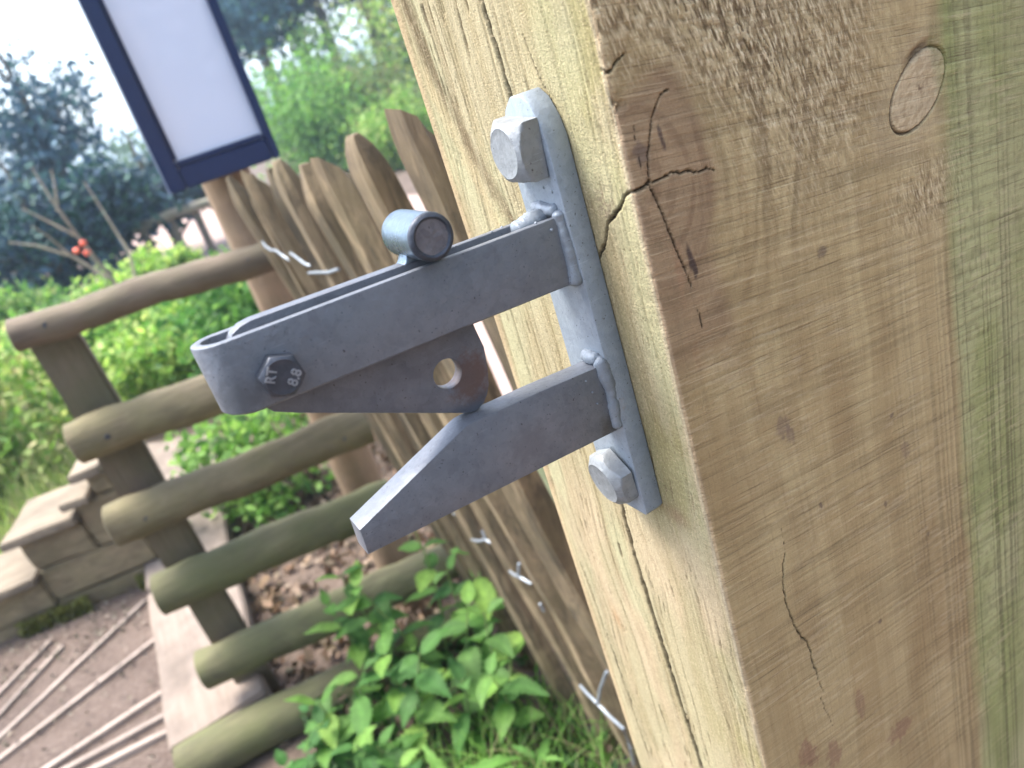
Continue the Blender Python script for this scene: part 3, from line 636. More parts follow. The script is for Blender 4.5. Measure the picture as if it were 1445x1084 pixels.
for i, bs in enumerate(([(-.345, 1.56), (-.125, 1.56), (-.075, 2.22), (-.325, 2.27)], [(-.322, 2.29), (-.072, 2.24), (.0, 2.86), (-.295, 2.92)], [(-.29, 2.95), (.004, 2.885), (.055, 3.35), (-.265, 3.62)])):
    o = quad_block('sleeper', bs, .0, .075 + .004 * i, i + 2, M['pale_sleeper']); o.parent = slp; o.matrix_parent_inverse = Matrix.Translation(-slp.location)

# ------------------------------------------------------------------ log barrier
M['rail'] = timber('weathered log', (.13, .10, .058), (.245, .195, .12), (.14, .13, .05), .5, axis=0, vary=.12, stain=.35)
M['rail_moss'] = timber('mossy log', (.092, .084, .042), (.17, .157, .082), (.105, .113, .042), .75, axis=0, vary=.12, stain=.35)
M['rail_top'] = timber('grey-brown log', (.12, .09, .064), (.20, .152, .11), (.12, .115, .055), .4, axis=0, vary=.05)
M['post_grey'] = timber('weathered squared post', (.13, .10, .072), (.20, .155, .115), (.10, .11, .05), .5, axis=2, vary=.08)
barrier = thing('log_barrier', (-.1, 1.66, 0), 'short barrier of six round log rails nailed to a squared post', 'barrier')
dirx = Vector((math.cos(math.radians(-9.5)), math.sin(math.radians(-9.5)), 0))
rails = [(-.190, -.217, .278, -.243, .030, 'rail_top'), (-.197, -.443, .30, -.462, .043, 'rail'), (-.212, -.622, .315, -.645, .043, 'rail'),
         (-.208, -.806, .30, -.830, .045, 'rail_moss'), (-.215, -1.022, .385, -1.050, .045, 'rail_moss'), (-.33, -1.165, .33, -1.185, .052, 'rail_moss')]
for i, (x0, z0, x1, z1, r, mt) in enumerate(rails):
    y0 = 1.60; y1 = 1.60 - (x1 - x0) * .16
    if i == 5: y0, y1 = 1.53, 1.45
    pts = bar_between((x0, y0, z0 + EYE), (x1, y1, z1 + EYE), 14, .006, i * 3.3)
    rd = [r * .99] + [r * (1 + .07 * mnoise.noise(Vector((k * .7, i, 0)))) for k in range(12)] + [r * .98]
    pts[0] = pts[1].lerp(pts[0], 1.0); 
    me = tube_mesh('rail', [pts[0] + (pts[0] - pts[1]) * .05] + pts, [r * .90] + rd, 24, True, .005, 22, deg=30)
    link('rail', me, M[mt], barrier)
    for k, fx in enumerate((.12, .88)):
        if i == 5: continue
        c = Vector(pts[0]).lerp(Vector(pts[-1]), fx); t = tube_mesh('nail_head', [c + Vector((0, -r * 1.02, .004)), c + Vector((0, -r * .8, .004))], .0055, 8)
        link('nail_head', t, M['zinc_head'], barrier)
me = chunk_mesh('post', (-.180, 1.635, -.1), (-.098, 1.715, EYE - .225), .005, 10, .006, 7, 3); link('post', me, M['post_grey'], barrier)

# ------------------------------------------------------------------ notice board on its post
M['board_post'] = timber('orange brown post', (.25, .165, .10), (.36, .25, .165), (.16, .13, .07), .4, axis=2, vary=.03)
nb = thing('notice_board', (.275, 1.70, 0), 'dark blue framed notice board with blank pale panel on a wooden post', 'notice board')
me = tube_mesh('post', [(.275, 1.685, -.1), (.276, 1.685, .4), (.277, 1.683, .8), (.276, 1.685, 1.05), (.277, 1.685, 1.32)], [.052, .051, .05, .05, .049], 24, True, .003, 18)
link('post', me, M['board_post'], nb)
m, nt, b, out = new_mat('navy paint'); n = N(nt); v = n.coords()
n.link(n.mix(n.noise(v, 30, 4), (.007, .019, .066), (.011, .028, .095)), b.inputs['Base Color']); b.inputs['Roughness'].default_value = .38; n.bump(n.noise(v, 90, 3), .2, .001, b); M['navy'] = m
m, nt, b, out = new_mat('blank panel'); n = N(nt); v = n.coords()
n.link(n.mix(n.noise(v, 5, 3), (.60, .67, .82), (.66, .71, .84)), b.inputs['Base Color']); b.inputs['Roughness'].default_value = .25; b.inputs['Coat Weight'].default_value = .5; M['panel'] = m
bx0, bx1, by, bz0, bz1 = .157, .377, 1.597, EYE - .086, EYE + .42
def frame_side(name, mn, mx):
    bm = bmesh.new(); bmesh.ops.create_cube(bm, size=1); bmesh.ops.scale(bm, vec=[mx[i] - mn[i] for i in range(3)], verts=bm.verts)
    bmesh.ops.bevel(bm, geom=list(bm.edges), offset=.003, segments=2, affect='EDGES'); bmesh.ops.translate(bm, vec=[(mx[i] + mn[i]) / 2 for i in range(3)], verts=bm.verts)
    return link(name, from_bm(name, bm, 40), M['navy'], nb)
link('panel', chunk_mesh('panel', (bx0 + .012, by + .016, bz0 + .02), (bx1 - .01, by + .022, bz1 - .02), .001, 0, 0), M['panel'], nb)
link('back_board', chunk_mesh('back_board', (bx0 + .004, by + .024, bz0 + .004), (bx1 - .004, by + .034, bz1 - .004), .001, 0, 0), M['navy'], nb)
frame_side('frame_side', (bx0, by, bz0), (bx0 + .030, by + .04, bz1)); frame_side('frame_side', (bx1 - .016, by, bz0), (bx1, by + .04, bz1))
frame_side('frame_rail', (bx0 + .0305, by + .001, bz0 + .0005), (bx1 - .0165, by + .04, bz0 + .040)); frame_side('frame_rail', (bx0 + .0305, by + .001, bz1 - .04), (bx1 - .0165, by + .04, bz1 - .0005))
frame_side('frame_bead', (bx0 + .031, by + .008, bz0 + .0405), (bx1 - .017, by + .0155, bz0 + .052)); frame_side('frame_bead', (bx0 + .0305, by + .009, bz0 + .0525), (bx0 + .038, by + .0155, bz1 - .041))

# ------------------------------------------------------------------ chestnut paling fence
M['pale'] = timber('cleft chestnut pale', (.11, .077, .043), (.285, .21, .122), (.12, .097, .044), .45, axis=2, scale=2.0, vary=.25, stain=.75)
M['wire'] = galvanised('fence wire', (.25, .28, .31), (.18, .20, .22), .4, .3)
fence = thing('paling_fence', (.25, .95, 0), 'cleft chestnut paling fence tied with twisted wire beyond the gate post', 'fence')
def pale_mesh(x, y, top, w, d, seed, lean=(0, 0), cut=0):
    """split pale: wedge section, wandering faces, axe-cut point"""
    r_ = random.Random(seed); bm = bmesh.new(); prof = []
    for k in range(7):
        th = 2 * math.pi * k / 7 + r_.uniform(-.35, .35); sx = math.copysign(abs(math.cos(th)) ** .7, math.cos(th)); sy = math.copysign(abs(math.sin(th)) ** .7, math.sin(th))
        prof.append((sx * w / 2 * r_.uniform(.68, 1.08), sy * d / 2 * r_.uniform(.68, 1.08)))
    hs_ = list(np.linspace(-.1, top - .05, 26)) + [top - .04, top - .028, top - .014, top - .004, top]
    rings = []
    for h in hs_:
        t = max(0, (h - (top - .05)) / .05); ox = lean[0] * h + .012 * mnoise.noise(Vector((h * 2.1, seed, 0))); oy = lean[1] * h + .012 * mnoise.noise(Vector((h * 2.1, seed, 8)))
        ring = []
        for (px, py) in prof:
            if cut == 0: fx, fy = 1 - .70 * t ** 1.3, 1 - .55 * t ** 1.3
            elif cut == 1: fx, fy = 1 - .45 * t, 1 - .82 * t
            elif cut == 3: fx, fy = math.sqrt(max(.02, 1 - .9 * t * t)), 1 - .55 * t * t
            else: fx, fy = 1 - .25 * t ** 2, 1 - .2 * t ** 2
            q = Vector((x + ox + px * fx, y + oy + py * fy, h))
            if cut == 2 and t > 0: q.z = h - (.035 * t * (px / w + .5)); 
            q += Vector((px, py, 0)).normalized() * .0050 * mnoise.noise(Vector((px * 40, py * 40 + seed, h * 7)))
            ring.append(bm.verts.new(q))
        rings.append(ring)
    K = 7
    for i in range(len(rings) - 1):
        for k in range(K): bm.faces.new((rings[i][k], rings[i][(k + 1) % K], rings[i + 1][(k + 1) % K], rings[i + 1][k]))
    bm.faces.new(rings[-1]); bm.faces.new(rings[0][::-1])
    return from_bm('pale', bm, 14)
pales = [(.250, .615, -.022, .042, .046, 1, 2), (.243, .728, -.042, .044, .048, 3, 3), (.241, .835, -.053, .046, .052, 4, 2), (.245, .945, -.066, .038, .052, 5, 0), (.242, 1.05, -.060, .042, .055, 6, 3),
         (.246, 1.15, -.070, .038, .05, 7, 0), (.242, 1.25, -.066, .040, .052, 8, 2), (.248, 1.35, -.082, .040, .05, 9, 1), (.244, 1.44, -.080, .040, .05, 14, 0), (.250, .430, -.03, .04, .05, 10, 1)]
for (x, y, t, w, d, s, c) in pales:
    jl = random.Random(s).uniform(-.012, .012)        # the whole fence leans towards the viewer's side
    link('pale', pale_mesh(x + (.12 - jl) * (t + EYE), y, t + EYE, w, d, s, (-.12 + jl, random.Random(s + 50).uniform(-.012, .012)), c), M['pale'], fence)
def twist_wire(z, x, y0, y1, seed):
    """two strands twisted round each pale"""
    ps = sorted([(p[1], p[0], p[3]) for p in pales if y0 - .05 < p[1] < y1 + .05])
    for strand in (-1, 1):
        pts = []; Y = y0
        while Y < y1:
            near = min(ps, key=lambda q: abs(q[0] - Y)); dy = abs(Y - near[0]); side = 1 if dy < .04 else max(0, 1 - (dy - .04) / .02)
            tw = math.sin(Y * 260) * .0028; off = (near[2] / 2 + .003) * (1 if strand > 0 else .55) * side + (1 - side) * strand * math.cos(Y * 260) * .0022
            pts.append(Vector((x + off + .004 * mnoise.noise(Vector((Y * 6, seed, 0))), Y, z + tw * (1 - side) + strand * .004 * side + .012 * mnoise.noise(Vector((Y * 5, seed, 3))))))
            Y += .006
        link('wire', tube_mesh('wire', pts, .0013, 6, True), M['wire'], fence)
twist_wire(EYE - .205, .268, .42, 1.45, 1); twist_wire(EYE - .69, .326, .42, 1.45, 2)
# bent wire ends and staples on the near side
wires = ([(.298, .792, -.858), (.294, .765, -.850), (.292, .736, -.844), (.294, .712, -.852), (.298, .693, -.861), (.303, .70, -.91), (.306, .714, -.961)], [(.292, .736, -.844), (.295, .715, -.80), (.301, .692, -.757)],
         [(.302, .926, -.720), (.297, .90, -.708), (.295, .877, -.697), (.297, .862, -.697), (.301, .851, -.701)], [(.295, .877, -.697), (.299, .866, -.670)], [(.302, 1.06, -.725), (.297, 1.01, -.70), (.296, .967, -.675), (.299, .956, -.678)], [(.296, .967, -.675), (.298, .972, -.661)],
         [(.303, 1.11, -.694), (.301, 1.095, -.688)], [(.303, .845, -.750), (.301, .845, -.735)],
         [(.247, 1.43, -.199), (.243, 1.40, -.205), (.242, 1.356, -.209), (.242, 1.32, -.206), (.244, 1.283, -.215), (.248, 1.27, -.222)], [(.246, 1.235, -.205), (.243, 1.195, -.206), (.243, 1.153, -.214), (.247, 1.14, -.218)], [(.247, 1.17, -.232), (.243, 1.10, -.222), (.243, 1.03, -.214), (.246, .986, -.206)])
for k, pts in enumerate(wires):
    link('wire_end', tube_mesh('wire_end', [mm(p[0] * 1000, p[1] * 1000, p[2] * 1000) for p in pts], .0024 if k < 8 else .0023, 8, True), M['wire'], fence)

# mossy log edging the gravel beyond the fence
M['moss_post'] = timber('green mossy log', (.085, .09, .045), (.14, .145, .08), (.075, .095, .035), .7, axis=1, vary=.03)
o = link('mossy_log', tube_mesh('mossy_log', bar_between((.86, 2.10, .055), (.50, 1.08, .055), 10, .01, 4), [.040] + [.048] * 8 + [.042], 18, True, .004, 18, deg=35), M['moss_post'])
tag(o, 'green mossy log lying at the gravel edge between paling fence and gate post', 'log')

# ------------------------------------------------------------------ stepped sleeper wall on the left
M['old_sleeper'] = timber('old wall sleeper', (.165, .122, .07), (.28, .215, .13), (.13, .12, .05), .35, axis=0, vary=.15, stain=.3)
wall = thing('sleeper_wall', (-.6, 2.6, 0), 'stepped retaining wall of weathered timber sleepers at the left edge', 'wall')
wr = math.radians(-15)
def wall_block(u0, u1, z0, z1, dep, seed):       # u along the wall, measured to the right from its left end
    o_ = Vector((-1.35, 2.72, 0)); d = Vector((math.cos(wr), math.sin(wr), 0)); nrm = Vector((-math.sin(wr), math.cos(wr), 0))
    me = chunk_mesh('sleeper', (u0, 0, z0), (u1, dep, z1), .007, 4, .007, 7, seed)
    for v in me.vertices: c = v.co.copy(); v.co = o_ + d * c.x + nrm * c.y + Vector((0, 0, c.z))
    link('sleeper', me, M['old_sleeper'], wall)
for (u0, u1, z0, z1, dep, sd) in ((0, .80, -.06, .058, .20, 1), (0, .80, .062, .163, .20, 2), (.803, 1.12, -.06, .078, .205, 3), (.803, 1.12, .082, .192, .207, 6), (.803, .99, .196, .302, .207, 7), (.993, 1.12, .196, .348, .21, 8), (1.06, 1.12, .352, .42, .21, 12)):
    wall_block(u0, u1, z0, z1, dep, sd)
M['cap'] = timber('grey wall cap', (.15, .117, .08), (.255, .205, .148), axis=0, vary=.1)
def wall_cap(u0, u1, z, seed):
    o_ = Vector((-1.35, 2.72, 0)); d = Vector((math.cos(wr), math.sin(wr), 0)); nrm = Vector((-math.sin(wr), math.cos(wr), 0))
    me = chunk_mesh('cap', (u0, -.035, z), (u1, .25, z + .026), .004, 4, .005, 7, seed)
    for v in me.vertices: c = v.co.copy(); v.co = o_ + d * c.x + nrm * c.y + Vector((0, 0, c.z))
    link('cap', me, M['cap'], wall)
wall_cap(0, .80, .166, 21); wall_cap(.772, .988, .305, 22); wall_cap(.966, 1.052, .351, 23); wall_cap(1.03, 1.12, .423, 24)

# ------------------------------------------------------------------ vegetation
def leaf_verts(n, cen, size, aspect=.5, up=.3, fold=.0):
    """n little pointed leaves (a diamond each) -> verts (4n,3), faces (n,4)"""
    d = rng.normal(size=(n, 3)); d[:, 2] += 0; d /= np.linalg.norm(d, axis=1)[:, None]
    nrm = rng.normal(size=(n, 3)); nrm[:, 2] = np.abs(nrm[:, 2]) + up; s = np.cross(d, nrm); s /= np.linalg.norm(s, axis=1)[:, None] + 1e-9
    L = (size * rng.uniform(.6, 1.3, n))[:, None]; W = L * aspect
    a = cen - d * L / 2; b_ = cen + s * W / 2 + d * L * .05; c = cen + d * L / 2; e = cen - s * W / 2 + d * L * .05
    V = np.stack([a, b_, c, e], 1).reshape(-1, 3); F = np.arange(4 * n).reshape(n, 4); return V, F
def leaf_mesh(name, cen, size, cols, aspect=.5, up=.3):
    n = len(cen); V, F = leaf_verts(n, cen, size, aspect, up)
    pal = np.array(cols); c = pal[rng.integers(0, len(pal), n)] * rng.uniform(.7, 1.25, (n, 1))
    return mesh_np(name, V, F, False, np.repeat(c, 4, 0))
def clumps(centre, radii, nclump, per, spread, flat=.8, hollow=.45):
    d = rng.normal(size=(nclump, 3)); d /= np.linalg.norm(d, axis=1)[:, None]; r = rng.uniform(hollow, 1.0, nclump)[:, None]
    cc = np.array(centre) + d * r * np.array(radii); out = []
    for c in cc:
        k = int(per * rng.uniform(.4, 1.6)); s = spread * rng.uniform(.6, 1.4); out.append(c + rng.normal(size=(k, 3)) * np.array([s, s, s * flat]))
    return np.vstack(out), cc
M['leaf'] = foliage('broad leaf'); M['needle'] = foliage('conifer foliage', trans=.12); M['litter'] = foliage('dead leaf', trans=.15, rough=.8)
M['bark'] = timber('bark', (.075, .055, .042), (.14, .11, .085), (.09, .10, .05), .3, axis=2); M['twig'] = timber('pale twig', (.33, .27, .20), (.46, .38, .29), axis=2)
GREEN = [(.13, .27, .06), (.18, .34, .08), (.07, .16, .04), (.25, .40, .11)]; LIME = [(.24, .40, .09), (.33, .47, .13), (.17, .32, .07), (.42, .50, .18)]
DARK = [(.05, .105, .165), (.07, .135, .20), (.036, .08, .13), (.065, .15, .15)]; MIXED = [(.14, .21, .08), (.18, .24, .08), (.10, .15, .055), (.20, .19, .09)]  # DARK: blue of the lens veil is mixed into the evergreen leaf colours
def bush(name, label, base, radii, ncl, per, leaf, cols, cat='bush', group=None, h0=None, hollow=.35, loose=.22):
    x, y = base; t = thing(name, (x, y, 0), label, cat, group)
    hz = radii[2]; cen = (x, y, (h0 if h0 is not None else hz * .95)); P, cc = clumps(cen, radii, ncl, per, min(radii) * loose, hollow=hollow)
    P = P[P[:, 2] > .01]
    link('crown', leaf_mesh('crown', P, leaf, cols, .55), M['leaf'], t)
    for k in range(5):
        c = cc[k]; link('stem', tube_mesh('stem', [(x + .03 * math.cos(k), y + .03 * math.sin(k), -.03), ((x * .6 + c[0] * .4), (y * .6 + c[1] * .4), max(.1, c[2] * .55)), tuple(c)], [.012, .008, .003], 6), M['bark'], t)
    return t
# low green growth behind the barrier
bush('leafy_bush', 'low bright green bush directly behind the log barrier', (.10, 4.3), (.75, .45, .27), 130, 60, .055, GREEN + LIME)
bush('leafy_bush', 'small leafy green bush behind the right end of the log barrier', (.42, 3.6), (.40, .40, .34), 70, 55, .05, GREEN)
bush('leafy_bush', 'sunlit yellow green bush above the stepped timber wall', (-.85, 4.0), (.50, .55, .42), 130, 60, .05, LIME + [(.36, .40, .14), (.42, .38, .2)])
bush('leafy_bush', 'wide green bush below the bare sapling', (-.30, 5.4), (.75, .6, .27), 120, 60, .07, GREEN + LIME)
bush('leafy_bush', 'green bush in front of the distant handrail', (.75, 6.3), (.55, .5, .16), 80, 55, .07, GREEN + LIME)
bush('leafy_bush', 'pale green bush at the far left edge before the dark evergreens', (-.85, 6.6), (.62, .5, .30), 90, 55, .07, LIME + GREEN)
bush('leafy_bush', 'pale green bush between bare sapling and distant handrail', (.12, 7.0), (.60, .4, .24), 80, 55, .07, GREEN + LIME)
bush('leafy_bush', 'small green clump growing between the barrier rails and timber edging', (.12, 2.55), (.24, .26, .20), 45, 40, .04, GREEN)
# shrubs and trees further off
def tree(name, label, base, h, crown_c, radii, ncl, per, leaf, cols, mat, trunk_r, cat='tree', group=None, lean=(0, 0), hollow=.2, flat=.7, spread=.16):
    x, y = base; t = thing(name, (x, y, 0), label, cat, group)
    tp = [(x + lean[0] * k / 8 + .05 * mnoise.noise(Vector((k, x, y))), y + lean[1] * k / 8, -.1 + (h + .1) * k / 8) for k in range(9)]
    tr = link('trunk', tube_mesh('trunk', tp, [trunk_r * (1 - .85 * k / 8) for k in range(9)], 10, True, trunk_r * .1, 6), M['bark'], t)
    P, cc = clumps(crown_c, radii, ncl, per, min(radii) * spread, flat, hollow)
    link('crown', leaf_mesh('crown', P, leaf, cols, .5), M[mat], t)
    for k in range(min(16, ncl)):
        c = cc[k]; zz = min(h * .92, max(h * .15, c[2] - .3)); q = zz / h
        link('limb', tube_mesh('limb', [(x + lean[0] * q, y + lean[1] * q, zz), ((x + c[0]) / 2, (y + c[1]) / 2, (zz + c[2]) / 2 + .05), tuple(c)], [trunk_r * .3, trunk_r * .2, .006], 6), M['bark'], t)
    return t
tree('conifer_tree', 'dark green conifer with blue veil put into its colour against the white sky at upper left', (.05, 10.0), 2.7, (.0, 10.0, 1.62), (.78, .7, 1.0), 72, 55, .10, DARK, 'needle', .09, hollow=.1, spread=.24)
tree('dark_shrub_tree', 'dense dark evergreen filling the left edge below the sky', (-.35, 8.2), 1.5, (-.15, 8.2, .80), (1.1, .7, .55), 130, 80, .10, DARK + [(.03, .10, .085), (.04, .12, .09)], 'needle', .08, hollow=.1)
tree('dark_shrub_tree', 'dark evergreen between notice board and conifer', (.75, 9.2), 1.4, (.85, 9.2, .75), (.75, .6, .42), 70, 70, .10, DARK + [(.03, .10, .08), (.05, .13, .08)], 'needle', .07, hollow=.1)
for i, (x, y, lab) in enumerate(((5.2, 17.0, 'slim tall pine trunk nearest the notice board'), (6.0, 17.5, 'slim tall pine beside the green hill shrubs'), (6.9, 17.2, 'slim tall pine nearest the gate post'), (7.6, 18.5, 'slim pine rising just left of the gate post edge'))):
    tree('pine_tree', lab, (x, y), 9.0, (x - .5 + .3 * i, y, 3.3 + .3 * (i % 2)), (1.2, 1.2, 1.35), 62, 60, .16, [(.03, .06, .05), (.045, .08, .055), (.025, .05, .048)], 'needle', .15, group='slim pines behind the fence', lean=(.3, 0), hollow=.1, spread=.22)
tree('pine_tree', 'feathery dark pine crown right of the notice board top', (4.2, 16.0), 6.5, (3.9, 16.0, 3.1), (.95, 1.0, 1.0), 60, 70, .17, DARK, 'needle', .13, hollow=.1, spread=.25)
bush('round_shrub', 'bright green rounded shrub tree right of the notice board', (3.55, 12.5), (.85, .8, 1.05), 95, 60, .10, [(.15, .30, .075), (.20, .36, .09), (.10, .22, .06)], 'shrub', h0=.75, loose=.30, hollow=.1)
bush('round_shrub', 'olive green shrub behind the tallest fence pales', (4.7, 13.0), (.85, .8, .85), 150, 70, .10, MIXED, 'shrub', h0=.6, loose=.36, hollow=.1)
bush('round_shrub', 'vivid green shrub just left of the gate post', (4.1, 10.5), (.55, .6, .55), 110, 70, .08, LIME, 'shrub', h0=.35, loose=.3)
bush('round_shrub', 'tall tangled olive shrub tree against the gate post edge', (6.2, 13.8), (.9, .9, 1.5), 70, 55, .12, LIME + MIXED, 'shrub', h0=1.5, loose=.42, hollow=0)
bush('round_shrub', 'soft green shrub under the pines', (5.0, 15.5), (1.3, .8, 1.3), 80, 55, .12, LIME + GREEN, 'shrub', h0=1.0, loose=.4, hollow=0)
# distant wood that reads as one mass
Pm = []
for k in range(260):
    a = rng.uniform(-12, 22); Y = rng.uniform(24, 34); c = np.array([a, Y, rng.uniform(0, 1.6)]); Pm.append(c + rng.normal(size=(50, 3)) * np.array([.7, .7, .45]))
Rm = []
for k in range(520):                       # unseen ring of trees added behind and to the right, blocking low sky
    a = math.radians(rng.uniform(20, 235)); R_ = rng.uniform(9, 13); zc = rng.uniform(0, 6.5)      # azimuth clockwise from +Y
    Rm.append(np.array([R_ * math.sin(a), R_ * math.cos(a), zc]) + rng.normal(size=(70, 3)) * np.array([.9, .9, .7]))
Rm = np.vstack(Rm); az_ = np.degrees(np.arctan2(Rm[:, 0], Rm[:, 1])) % 360; Rm = Rm[(az_ > 38) & (az_ < 235)]
Pm = np.vstack(Pm + [Rm]); Pm = Pm[Pm[:, 2] > 0]
o = link('distant_wood', leaf_mesh('distant_wood', Pm, .3, [(.05, .09, .05), (.07, .12, .05), (.04, .07, .05)], .6), M['leaf'])
tag(o, 'distant mass of woodland foliage, with an unseen ring added to block low sky', 'woodland', kind='stuff')

# bare pale sapling
sap = thing('bare_sapling', (-.12, 5.0, 0), 'bare pale branching sapling in front of the dark evergreens', 'sapling')
def twig(pts, r0, r1): link('branch', tube_mesh('branch', pts, list(np.linspace(r0, r1, len(pts))), 7), M['twig'], sap)
def sp_(px, py, Y): return (px * Y, Y, EYE + py * Y)      # direction ratios times distance
twig([(-.05, 5.0, 0), (.02, 5.0, .35), (-.01, 5.0, .62), (-.06, 5.0, .88), (-.09, 5.0, 1.12), (-.10, 5.0, 1.30)], .016, .005)
twig([(-.02, 5.0, .62), (-.14, 5.05, .80), (-.27, 5.0, .92), (-.38, 5.0, .98)], .011, .004)
twig([(-.07, 5.0, .90), (-.16, 4.98, 1.02), (-.24, 5.0, 1.12)], .008, .003); twig([(-.09, 5.0, 1.05), (-.04, 5.0, 1.18), (-.02, 5.02, 1.26)], .007, .003)
twig([(.02, 5.0, .33), (.10, 5.0, .55), (.14, 5.0, .72), (.12, 5.0, .95), (.10, 5.0, 1.15)], .012, .004); twig([(-.14, 5.05, .80), (-.20, 5.05, .95), (-.24, 5.0, 1.02)], .006, .003)
# small red blossoms beside it
m, nt, b, out = new_mat('red blossom'); b.inputs['Base Color'].default_value = (.75, .12, .06, 1); b.inputs['Roughness'].default_value = .5; M['red'] = m
fl = thing('red_flower_stem', (-.03, 4.9, 0), 'few small red blossoms on a thin stem in the dark shrubbery', 'flower')
link('stem', tube_mesh('stem', [(-.03, 4.9, 0), (-.04, 4.9, .5), (-.055, 4.9, .86)], [.006, .005, .003], 6), M['twig'], fl)
for (x, y, z) in ((-.055, 4.9, .855), (-.10, 4.9, .83), (-.06, 4.92, .80)):
    bm = bmesh.new(); bmesh.ops.create_icosphere(bm, subdivisions=2, radius=.018)
    for v in bm.verts: v.co *= 1 + .5 * mnoise.noise(v.co * 90 + Vector((x * 50, 0, 0)))
    bmesh.ops.translate(bm, vec=(x, y, z), verts=bm.verts); link('blossom', from_bm('blossom', bm, 30), M['red'], fl)

# distant handrail
M['far_rail'] = timber('grey far rail', (.15, .13, .11), (.26, .23, .20), (.12, .14, .06), .4, axis=0)
hr = thing('far_handrail', (.75, 8.0, 0), 'distant wooden handrail on short posts behind the notice board post', 'handrail')
link('rail', tube_mesh('rail', [(.34, 8.0, .60), (.70, 8.0, .61), (1.10, 8.0, .60), (1.6, 8.0, .60)], .045, 12, True, .005, 8), M['far_rail'], hr)
for x in (.42, .68, .92, 1.3): link('post', tube_mesh('post', [(x, 8.05, -.05), (x, 8.05, .3), (x, 8.05, .60)], .04, 12, True, .004, 9), M['far_rail'], hr)

# leaf litter
n_ = 2600; P = np.stack([rng.uniform(-.15, .75, n_), rng.uniform(1.45, 3.2, n_), np.zeros(n_)], 1); P[:, 2] = [gz(a, b_) + .006 + .02 * random.random() for a, b_ in P[:, :2]]
o = link('leaf_litter', leaf_mesh('leaf_litter', P, .038, [(.13, .072, .047), (.18, .11, .072), (.26, .17, .115), (.09, .055, .04), (.33, .24, .18), (.20, .13, .10), (.06, .04, .03)], .65, .7), M['litter'])
tag(o, 'brown and tan fallen leaves scattered behind the log barrier', 'leaf litter', kind='stuff')
n_ = 2600; P = np.stack([rng.uniform(-1.6, -.36, n_), rng.uniform(1.5, 2.6, n_), np.full(n_, .03)], 1)
P = P[(np.abs(P[:, 1] - (2.42 - .27 * (P[:, 0] + .35))) < .25) | (rng.random(len(P)) < .22)]
o = link('path_debris', leaf_mesh('path_debris', P, .016, [(.17, .125, .10), (.26, .20, .17), (.085, .06, .05), (.32, .26, .22)], .6, 1.5), M['litter'])
tag(o, 'small chips and leaf scraps on the trodden earth path', 'debris', kind='stuff')
# moss on the wall foot
n_ = 2500; P = np.stack([rng.uniform(-.78, -.33, n_), np.zeros(n_), rng.uniform(.01, .07, n_)], 1); P[:, 1] = 2.72 + math.tan(wr) * (P[:, 0] + 1.35) - .012 - rng.uniform(0, .03, n_)
P = P[[mnoise.noise(Vector((p[0] * 6, 0, 0))) > -.05 for p in P]]
o = link('moss', leaf_mesh('moss', P, .014, [(.13, .14, .03), (.17, .17, .045)], .6, .8), M['leaf']); tag(o, 'yellow green moss along the foot of the stepped timber wall', 'moss', kind='stuff')

# nettles and other plants at the foot of the fence: every leaf its own piece
def serrated_leaf(name, L, W, teeth, seed, heart=.25, droop=.25, col=(.10, .24, .06)):
    V = [(0, 0, 0)]; F = []; left = []; right = []; mid = []; r_ = random.Random(seed); ns = teeth * 2 + 2
    def wid(t): return W * (math.sin(math.pi * min(1, t ** .62)) ** .85) * (1 - .15 * t) / 1.0
    verts = []; cols = []
    for i in range(ns + 1):
        t = i / ns; w = wid(t) * (1 + (.18 if i % 2 else -.20)) if 0 < i < ns else 0
        z = -droop * L * t * t + .02 * L * math.sin(t * 9 + seed); x = L * t
        bk = -heart * L * .35 * (1 - t) ** 6
        verts += [(x, 0, z), (x + bk + (.03 * L if i % 2 else 0), w, z + .16 * w), (x + bk + (.03 * L if i % 2 else 0), -w, z + .16 * w)]
        verts += [(x + bk * .5, w * .5, z + .10 * w + .012 * L * (1 if i % 2 else -1)), (x + bk * .5, -w * .5, z + .10 * w + .012 * L * (1 if i % 2 else -1))]
        for q in range(5): cols.append([c * (1.22 if q == 0 else (.92 if q > 2 else 1.0)) for c in col])
    for i in range(ns):
        a, b_ = i * 5, (i + 1) * 5
        F += [(a, b_, b_ + 3, a + 3), (a + 3, b_ + 3, b_ + 1, a + 1), (a, a + 4, b_ + 4, b_), (a + 4, a + 2, b_ + 2, b_ + 4)]
    return mesh_np(name, verts, F, True, np.array(cols))
leafset = [serrated_leaf('leaf', .085, .028, 9, s, .5, d, c) for s, d, c in ((1, .25, (.115, .245, .05)), (2, .4, (.085, .195, .045)), (3, .15, (.15, .285, .06)), (4, .5, (.07, .16, .045)))]
ivyset = [serrated_leaf('leaf', .055, .024, 3, s + 10, .8, d, c) for s, d, c in ((1, .12, (.08, .20, .055)), (2, .2, (.11, .26, .075)))]
lanceset = [serrated_leaf('leaf', .10, .017, 3, s + 20, .0, d, c) for s, d, c in ((1, .3, (.12, .27, .06)), (2, .15, (.15, .32, .08)))]
M['stem'] = timber('green stem', (.13, .20, .06), (.18, .26, .08), axis=2)
